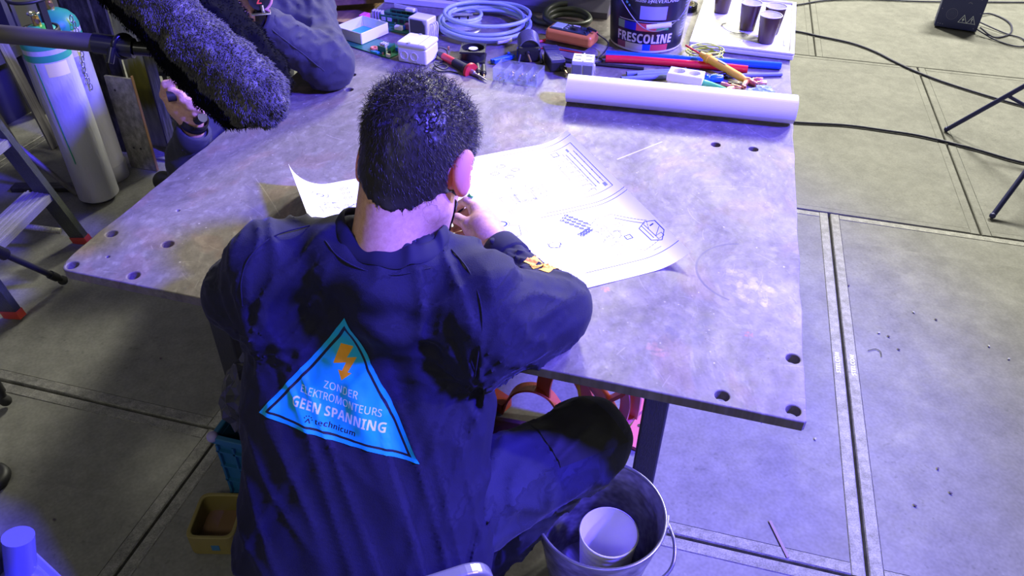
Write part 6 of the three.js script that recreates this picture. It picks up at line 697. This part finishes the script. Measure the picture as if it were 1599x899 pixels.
{
  const t = thing('boom_microphone', 'boom microphone in a black and grey fur windshield held over the table', 'microphone');
  const gA = [-0.141, 1.251, 0.046], gB = [-0.393, 1.491, 0.047], bA = [-0.265, 1.196, -0.104], bB = [-0.499, 1.470, -0.110];
  const lump = (x, y, z) => 0.006 * n3(x * 22, y * 22, z * 22) + 0.0025 * n3(x * 60, y * 60, z * 60);
  const cg = cap(gA, gB, 0.044, 0.026), cb = cap(bA, bB, 0.079, 0.076), fg = (x, y, z) => cg(x, y, z) - lump(x, y, z), fb = (x, y, z) => cb(x, y, z) - lump(x, y, z);
  const blk = phys([0.003, 0.003, 0.005], { roughness: 1, specularIntensity: 0.12 }), gry = new THREE.MeshStandardMaterial({ map: dataTex(256, 256, (u, v) => { const k = 1 + 0.5 * fbm(u * 12, v * 12, 301, 4), w = sstep(fbm(u * 6, v * 6, 305, 3), 0.0, 0.3); return [78 * k + 36 * w, 76 * k + 34 * w, 74 * k + 30 * w]; }), roughness: 0.85 }); gry.map.repeat.set(6, 6);
  const b = part('black_windshield', nets(fb, [-0.75, 1.05, -0.3], [-0.1, 1.72, 0.05], 0.009), blk, t, 'black fur of the windshield'); const b2 = part('fur', furGeo(fb, bA, bB, 0.1, 9000, 0.006, 0.0006, 0.8), blk, b); b2.userData.kind = 'stuff';
  const g = part('grey_windshield', nets(fg, [-0.6, 1.12, -0.1], [-0.05, 1.72, 0.16], 0.006), gry, t, 'grey fur band of the windshield'); const g2 = part('fur', furGeo(fg, gA, gB, 0.055, 24000, 0.0062, 0.0006, 0.5), mat([0.11, 0.105, 0.1], 0.9), g); g2.userData.kind = 'stuff';
  part('boom_pole', rod([-1.75, 1.37, 0.3], [-0.455, 1.265, -0.024], 0.0142, 0.0142, 20), mat([0.075, 0.068, 0.055], 0.55), t, 'grey brown boom pole'); const c = part('coupling', rod([-0.457, 1.265, -0.0235], [-0.4, 1.257, -0.04], 0.0158, 0.0158, 20), M.blackGloss, t); part('locking_ring', tf(new THREE.TorusGeometry(0.0165, 0.0045, 10, 24), 0, 0, 0, 0, 1.25).translate(-0.415, 1.26, -0.036), M.blackGloss, c); part('thumb_screw', rod([-0.418, 1.265, -0.015], [-0.42, 1.245, -0.002], 0.006), M.blackGloss, c); part('yoke', rod([-0.4, 1.257, -0.04], [-0.33, 1.245, -0.075], 0.011), M.blackGloss, t);
}
// ---------------------------------------------------------------- the camera operator crouching at the left of the table
{
  const t = thing('person', 'person in a dark grey hooded sweatshirt crouching with an elbow on the table', 'person');
  const shL = [-0.77, 0.92, -1.22], shR = [-0.885, 0.87, -0.92], elL = [-0.588, 0.842, -1.0], wrL = [-0.690, 0.994, -0.858], elR = [-0.845, 0.66, -0.64], wrR = [-0.782, 0.792, -0.602], hip = [-1.03, 0.42, -1.2], knL = [-0.98, 0.1, -1.22], knR = [-0.84, 0.42, -0.98], anL = [-1.4, 0.09, -1.36], anR = [-0.88, 0.09, -1.02];
  const HC = [-0.82, 1.17, -1.32], fr = headFrame([0.62, -0.3, 0.72], [0, 1, 0]); const Hd = headField(HC, fr, [-0.85, 0.99, -1.2], 1.0);
  const tab = (x, y, z) => Math.max(-0.728 - x, y - TH - 0.004); // the table's volume
  const hoodM = new THREE.MeshPhysicalMaterial({ map: dataTex(128, 128, (u, v) => { const k = 1 + 0.14 * fbm(u * 9, v * 9, 331, 4); return [54 * k, 54 * k, 64 * k]; }), roughness: 0.9, bumpMap: weaveBump, bumpScale: 0.0005, sheen: 0.3, sheenColor: RGB(0.5, 0.5, 0.7), sheenRoughness: 0.5 });
  const f1 = limbFolds(shL, elL, 0.009, 11, 5), f2 = limbFolds(elL, wrL, 0.008, 15, 15), f3 = limbFolds(elR, wrR, 0.006, 14, 25);
  const hood = uni([cap(hip, [-0.88, 0.88, -1.09], 0.14, 0.125), cap(shL, shR, 0.09), cap(shL, elL, 0.085, 0.07), cap(elL, wrL, 0.068, 0.05), cap(shR, elR, 0.08, 0.062), cap(elR, wrR, 0.06, 0.043), cap([-0.87, 0.96, -1.2], [-0.85, 0.98, -1.12], 0.08)], 0.05);
  const hoodF = (x, y, z) => { let d = hood(x, y, z); if (Math.abs(d) < 0.04) d -= f1(x, y, z) + f2(x, y, z) + f3(x, y, z) + 0.004 * n3(x * 7, y * 7, z * 7); d = Math.max(d, -tab(x, y, z)); const c1 = (x - wrR[0]) * 0.53 + (y - wrR[1]) * 0.84 + (z - wrR[2]) * 0.1; if (Math.hypot(x - wrR[0], y - wrR[1], z - wrR[2]) < 0.1) d = Math.max(d, c1); const c2 = (x - wrL[0]) * -0.4 + (y - wrL[1]) * 0.68 + (z - wrL[2]) * 0.62; if (Math.hypot(x - wrL[0], y - wrL[1], z - wrL[2]) < 0.11) d = Math.max(d, c2); return d; };
  const h = part('hooded_sweatshirt', nets(hoodF, [-1.4, 0.3, -1.4], [-0.48, 1.16, -0.5], 0.009), hoodM, t, 'dark grey sweatshirt');
  const cuff = (w, d, r) => { const g = lathe([[r * 0.8, 0.03], [r, 0.028], [r * 1.06, 0], [r * 1.02, -0.028], [r * 0.8, -0.03]], 28); g.applyQuaternion(new THREE.Quaternion().setFromUnitVectors(V3(0, 1, 0), V3(...d).normalize())); g.translate(...w); return g; }; part('cuff', cuff([wrR[0] - 0.01, wrR[1] - 0.018, wrR[2]], [0.53, 0.84, 0.1], 0.043), hoodM, h); part('cuff', cuff([wrL[0] + 0.006, wrL[1] - 0.012, wrL[2] - 0.012], [-0.4, 0.68, 0.62], 0.05), hoodM, h);
  // seam along the sleeve
  { const P2 = []; for (let i = 0; i <= 14; i++) { const k = i / 14; const q = V3(lerp(elL[0] - 0.02, wrL[0] + 0.02, k), lerp(elL[1], wrL[1], k), lerp(elL[2], wrL[2], k)); const o = q.clone().add(V3(0.1, 0.02, 0.16)); const p = onto(hoodF, o, V3(-0.52, -0.1, -0.85).normalize(), 0.3); P2.push(p); } part('sleeve_seam', tube(P2, 0.0018, 40, 6), hoodM, h); }
  const hR = uni([cap(wrR, [-0.79, 0.85, -0.605], 0.026, 0.033), cap([-0.815, 0.875, -0.6], [-0.765, 0.86, -0.6], 0.024, 0.022), cap([-0.805, 0.85, -0.6], [-0.77, 0.83, -0.598], 0.024, 0.02)], 0.025); const fR = [chain([[-0.812, 0.888, -0.6], [-0.795, 0.908, -0.575], [-0.765, 0.905, -0.572]], [0.012, 0.0115, 0.0095]), chain([[-0.795, 0.88, -0.59], [-0.765, 0.893, -0.57], [-0.738, 0.884, -0.578]], [0.0125, 0.0115, 0.0095]), chain([[-0.782, 0.868, -0.588], [-0.75, 0.876, -0.572], [-0.726, 0.866, -0.58]], [0.0125, 0.011, 0.009]), chain([[-0.772, 0.852, -0.588], [-0.745, 0.856, -0.576], [-0.728, 0.848, -0.584]], [0.0115, 0.01, 0.0085]), chain([[-0.812, 0.858, -0.6], [-0.83, 0.888, -0.59], [-0.815, 0.918, -0.585], [-0.79, 0.928, -0.59]], [0.015, 0.0135, 0.012, 0.0095])];
  const hRF = (x, y, z) => { let d = hR(x, y, z); for (const f of fR) d = smin(d, f(x, y, z), 0.006); return d; };
  const hL = uni([cap([-0.652, 0.955, -0.89], [-0.675, 0.99, -0.868], 0.027, 0.033), cap([-0.68, 1.0, -0.86], [-0.695, 1.015, -0.875], 0.024)], 0.025); const fL = [0, 1, 2, 3].map((k) => chain([[-0.69 + 0.006 * k, 1.0 + 0.008 * (k - 1), -0.845 - 0.012 * k], [-0.712, 1.012 + 0.008 * (k - 1), -0.862 - 0.01 * k], [-0.712, 1.008 + 0.008 * (k - 1), -0.89 - 0.008 * k]], [0.012, 0.0105, 0.009])).concat([chain([[-0.665, 0.99, -0.86], [-0.672, 1.02, -0.868], [-0.69, 1.04, -0.875]], [0.014, 0.012, 0.0095])]); const hLF = (x, y, z) => { x += 0.042; y -= 0.034; z -= 0.026; let d = hL(x, y, z); for (const f of fL) d = smin(d, f(x, y, z), 0.006); return d; };
  const trunk = uni([cap(hip, [-0.88, 0.88, -1.09], 0.1, 0.085), cap(shL, elL, 0.045, 0.036), cap(elL, wrL, 0.036, 0.026), cap(shR, elR, 0.045, 0.036), cap(elR, wrR, 0.036, 0.026), cap(hip, knL, 0.07, 0.05), cap(hip, knR, 0.07, 0.05), cap(knL, anL, 0.045, 0.035), cap(knR, anR, 0.045, 0.035), cap([-0.85, 0.99, -1.2], [-0.88, 0.88, -1.09], 0.05, 0.07)], 0.04);
  const body = part('body', merge([nets(Hd.skin, [-0.99, 0.92, -1.5], [-0.66, 1.34, -1.1], 0.006), nets(trunk, [-1.5, 0.03, -1.5], [-0.52, 1.08, -0.55], 0.016), nets(hRF, [-0.88, 0.74, -0.66], [-0.68, 0.96, -0.54], 0.0035), nets(hLF, [-0.81, 0.93, -0.95], [-0.64, 1.12, -0.76], 0.0035)]), skinMat, t);
  for (const e of [-1, 1]) part('eye', new THREE.SphereGeometry(0.012, 14, 10).translate(...Hd.at(e * 0.031, -0.002, 0.08)), mat([0.7, 0.7, 0.68], 0.2), body);
  const loc = (x, y, z) => { x -= HC[0]; y -= HC[1]; z -= HC[2]; return [x * fr.R.x + y * fr.R.y + z * fr.R.z, x * fr.U.x + y * fr.U.y + z * fr.U.z, x * fr.F.x + y * fr.F.y + z * fr.F.z]; };
  part('hair', nets((x, y, z) => { const d0 = Hd.skull(x, y, z), [r, u, f] = loc(x, y, z); return Math.max(d0 - 0.014 - 0.003 * n3(x * 60, y * 60, z * 60), -0.06 - u, f - 0.05 - Math.max(0, u - 0.05) * 0.4, -d0 - 0.01); }, [-0.99, 1.03, -1.5], [-0.66, 1.36, -1.14], 0.006), mat([0.03, 0.02, 0.015], 0.5), t);
  const trF = uni([cap(hip, knL, 0.1, 0.075), cap(hip, knR, 0.1, 0.075), cap(knL, anL, 0.07, 0.055), cap(knR, anR, 0.07, 0.055), cap([-1.06, 0.42, -1.24], [-1.0, 0.42, -1.14], 0.12)], 0.05); part('trousers', nets((x, y, z) => Math.max(trF(x, y, z) - 0.005 * n3(x * 9, y * 9, z * 9), 0.012 - y), [-1.5, 0.0, -1.55], [-0.7, 0.6, -0.8], 0.012), mat([0.015, 0.015, 0.02], 0.85), t, 'black trousers');
  const shoe = (a, dx, dz) => nets((x, y, z) => Math.max(cap([a[0] + dx * 0.06, 0.045, a[2] + dz * 0.06], [a[0] - dx * 0.17, 0.042, a[2] - dz * 0.17], 0.04, 0.044)(x, y, z), 0.002 - y), [a[0] - 0.28, -0.01, a[2] - 0.28], [a[0] + 0.28, 0.12, a[2] + 0.28], 0.01); part('shoe', shoe([-1.5, 0, -1.39], 0.9, 0.15), M.black, t); part('shoe', shoe([-0.9, 0, -1.02], -0.3, 0.0), M.black, t);
  const w = thing('wrist_strap', 'black strap and knob at the crouching person\'s wrist', 'strap'); part('band', tf(lathe([[0.031, -0.012], [0.0345, -0.012], [0.0345, 0.012], [0.031, 0.012], [0.031, -0.012]], 28), 0, 0, 0, 0.1, 0, -0.55).translate(-0.774, 0.818, -0.602), M.blackGloss, w); part('knob', rod([-0.745, 0.835, -0.58], [-0.722, 0.85, -0.572], 0.0125, 0.0125, 16), M.blackGloss, w);
  const gp = thing('camera_grip', 'black handle clenched in the crouching person\'s near hand', 'handle'); part('bar', rod([-0.80, 0.90, -0.56], [-0.735, 0.9, -0.612], 0.0135, 0.0135, 18), M.black, gp); part('end_stop', rod([-0.735, 0.9, -0.612], [-0.715, 0.9, -0.628], 0.017, 0.017, 18), M.black, gp);
  // handheld stabiliser
  const zt = canvasTex(128, 128, (c, W, H) => { c.fillStyle = '#101014'; c.fillRect(0, 0, W, H); c.fillStyle = '#ff5a3c'; c.font = 'bold 96px sans-serif'; c.textAlign = 'center'; c.textBaseline = 'middle'; c.fillText('Z', W / 2, H / 2 + 4); });
  const g = thing('gimbal', 'black handheld gimbal with a red lettered badge in the crouching person\'s far hand', 'gimbal', [-0.672, 1.05, -0.84], 0.55); part('motor', tf(cyl(0.026, 0.026, 0.045, 0, 0, 0, 32), 0, 0.02, 0, Math.PI / 2), M.black, g); for (let k = 0; k < 8; k++) part('cooling_rib', new THREE.TorusGeometry(0.0262, 0.0012, 6, 28).translate(0, 0.02, -0.02 + k * 0.004), M.blackGloss, g); part('logo_disc', new THREE.CircleGeometry(0.017, 28).translate(0, 0.02, 0.0228), new THREE.MeshStandardMaterial({ map: zt, roughness: 0.4 }), g, 'round badge with a red letter'); part('handle', rod([0, -0.005, 0], [-0.012, -0.06, -0.012], 0.014, 0.015, 18), M.black, g); part('chrome_foot', box(0.05, 0.006, 0.03, 0.0, -0.012, 0.022, 0.002), M.chrome, g); part('chrome_post', rod([0.006, -0.01, 0.024], [0.006, 0.008, 0.024], 0.0045), M.chrome, g); part('arm_band', tf(new THREE.TorusGeometry(0.032, 0.004, 8, 30, 2.6), 0, 0.02, 0.005, 0, 0, -1.3), mat([0.75, 0.35, 0.25], 0.4), g); part('arm', rod([-0.02, 0.03, 0], [-0.055, 0.045, 0.005], 0.009), M.black, g); const ph = part('phone', box(0.012, 0.075, 0.15, -0.065, 0.05, 0.0, 0.004), mat([0.02, 0.03, 0.12], 0.25), g); part('record_light', new THREE.SphereGeometry(0.006, 12, 10).translate(-0.057, 0.018, 0.045), mat([0.7, 0.03, 0.06], 0.4), ph);  // orange band and navy phone: orange and blue light put into their colours
}
// ---------------------------------------------------------------- chips and scraps on the floor
{
  const leaf = new THREE.SphereGeometry(0.5, 14, 8).scale(0.06, 0.008, 0.022); single('wood_splinter', 'dark wood splinter lying alone on the right floor slab', 'splinter', leaf, mat([0.12, 0.07, 0.08], 0.8), [1.70, 0.0035, -1.05], -0.25);
  single('orange_smear', 'thin orange strip lying on the slab right of the bucket', 'strip', box(0.11, 0.002, 0.008, 0, 0.001, 0, 0.0008), mat([0.3, 0.22, 0.18], 0.9), [0.865, 0.0006, -0.345], -1.15); single('thread', 'curled black thread on the slab beside the steel edge', 'thread', tube([[1.155, 0.002, -1.165], [1.18, 0.002, -1.18], [1.195, 0.002, -1.17], [1.196, 0.002, -1.145]], 0.0011, 20, 5), M.black);
  const chips = [[1.2, -1.27], [1.23, -1.26], [1.255, -1.2], [1.33, -1.42], [1.12, -1.52], [1.4, -1.4], [1.55, -1.3], [1.3, -0.7], [1.32, -0.62], [1.6, -1.25], [0.9, -0.9], [0.82, -0.75], [0.97, -0.72], [1.62, -0.9], [1.22, -0.55], [-1.3, 0.05], [-1.05, -0.5], [-0.95, 0.1]]; chips.forEach(([x, z], k) => single('chip', 'small loose chip lying on the concrete floor', 'chip', new THREE.IcosahedronGeometry(0.0045, 0).scale(1.3, 0.3, 0.8), k % 3 ? mat([0.08, 0.06, 0.09], 0.8) : mat([0.35, 0.35, 0.34], 0.6), [x, 0.0022, z], rr(0, 3), 'small chips on the floor'));
}
renderer.render(scene, camera);
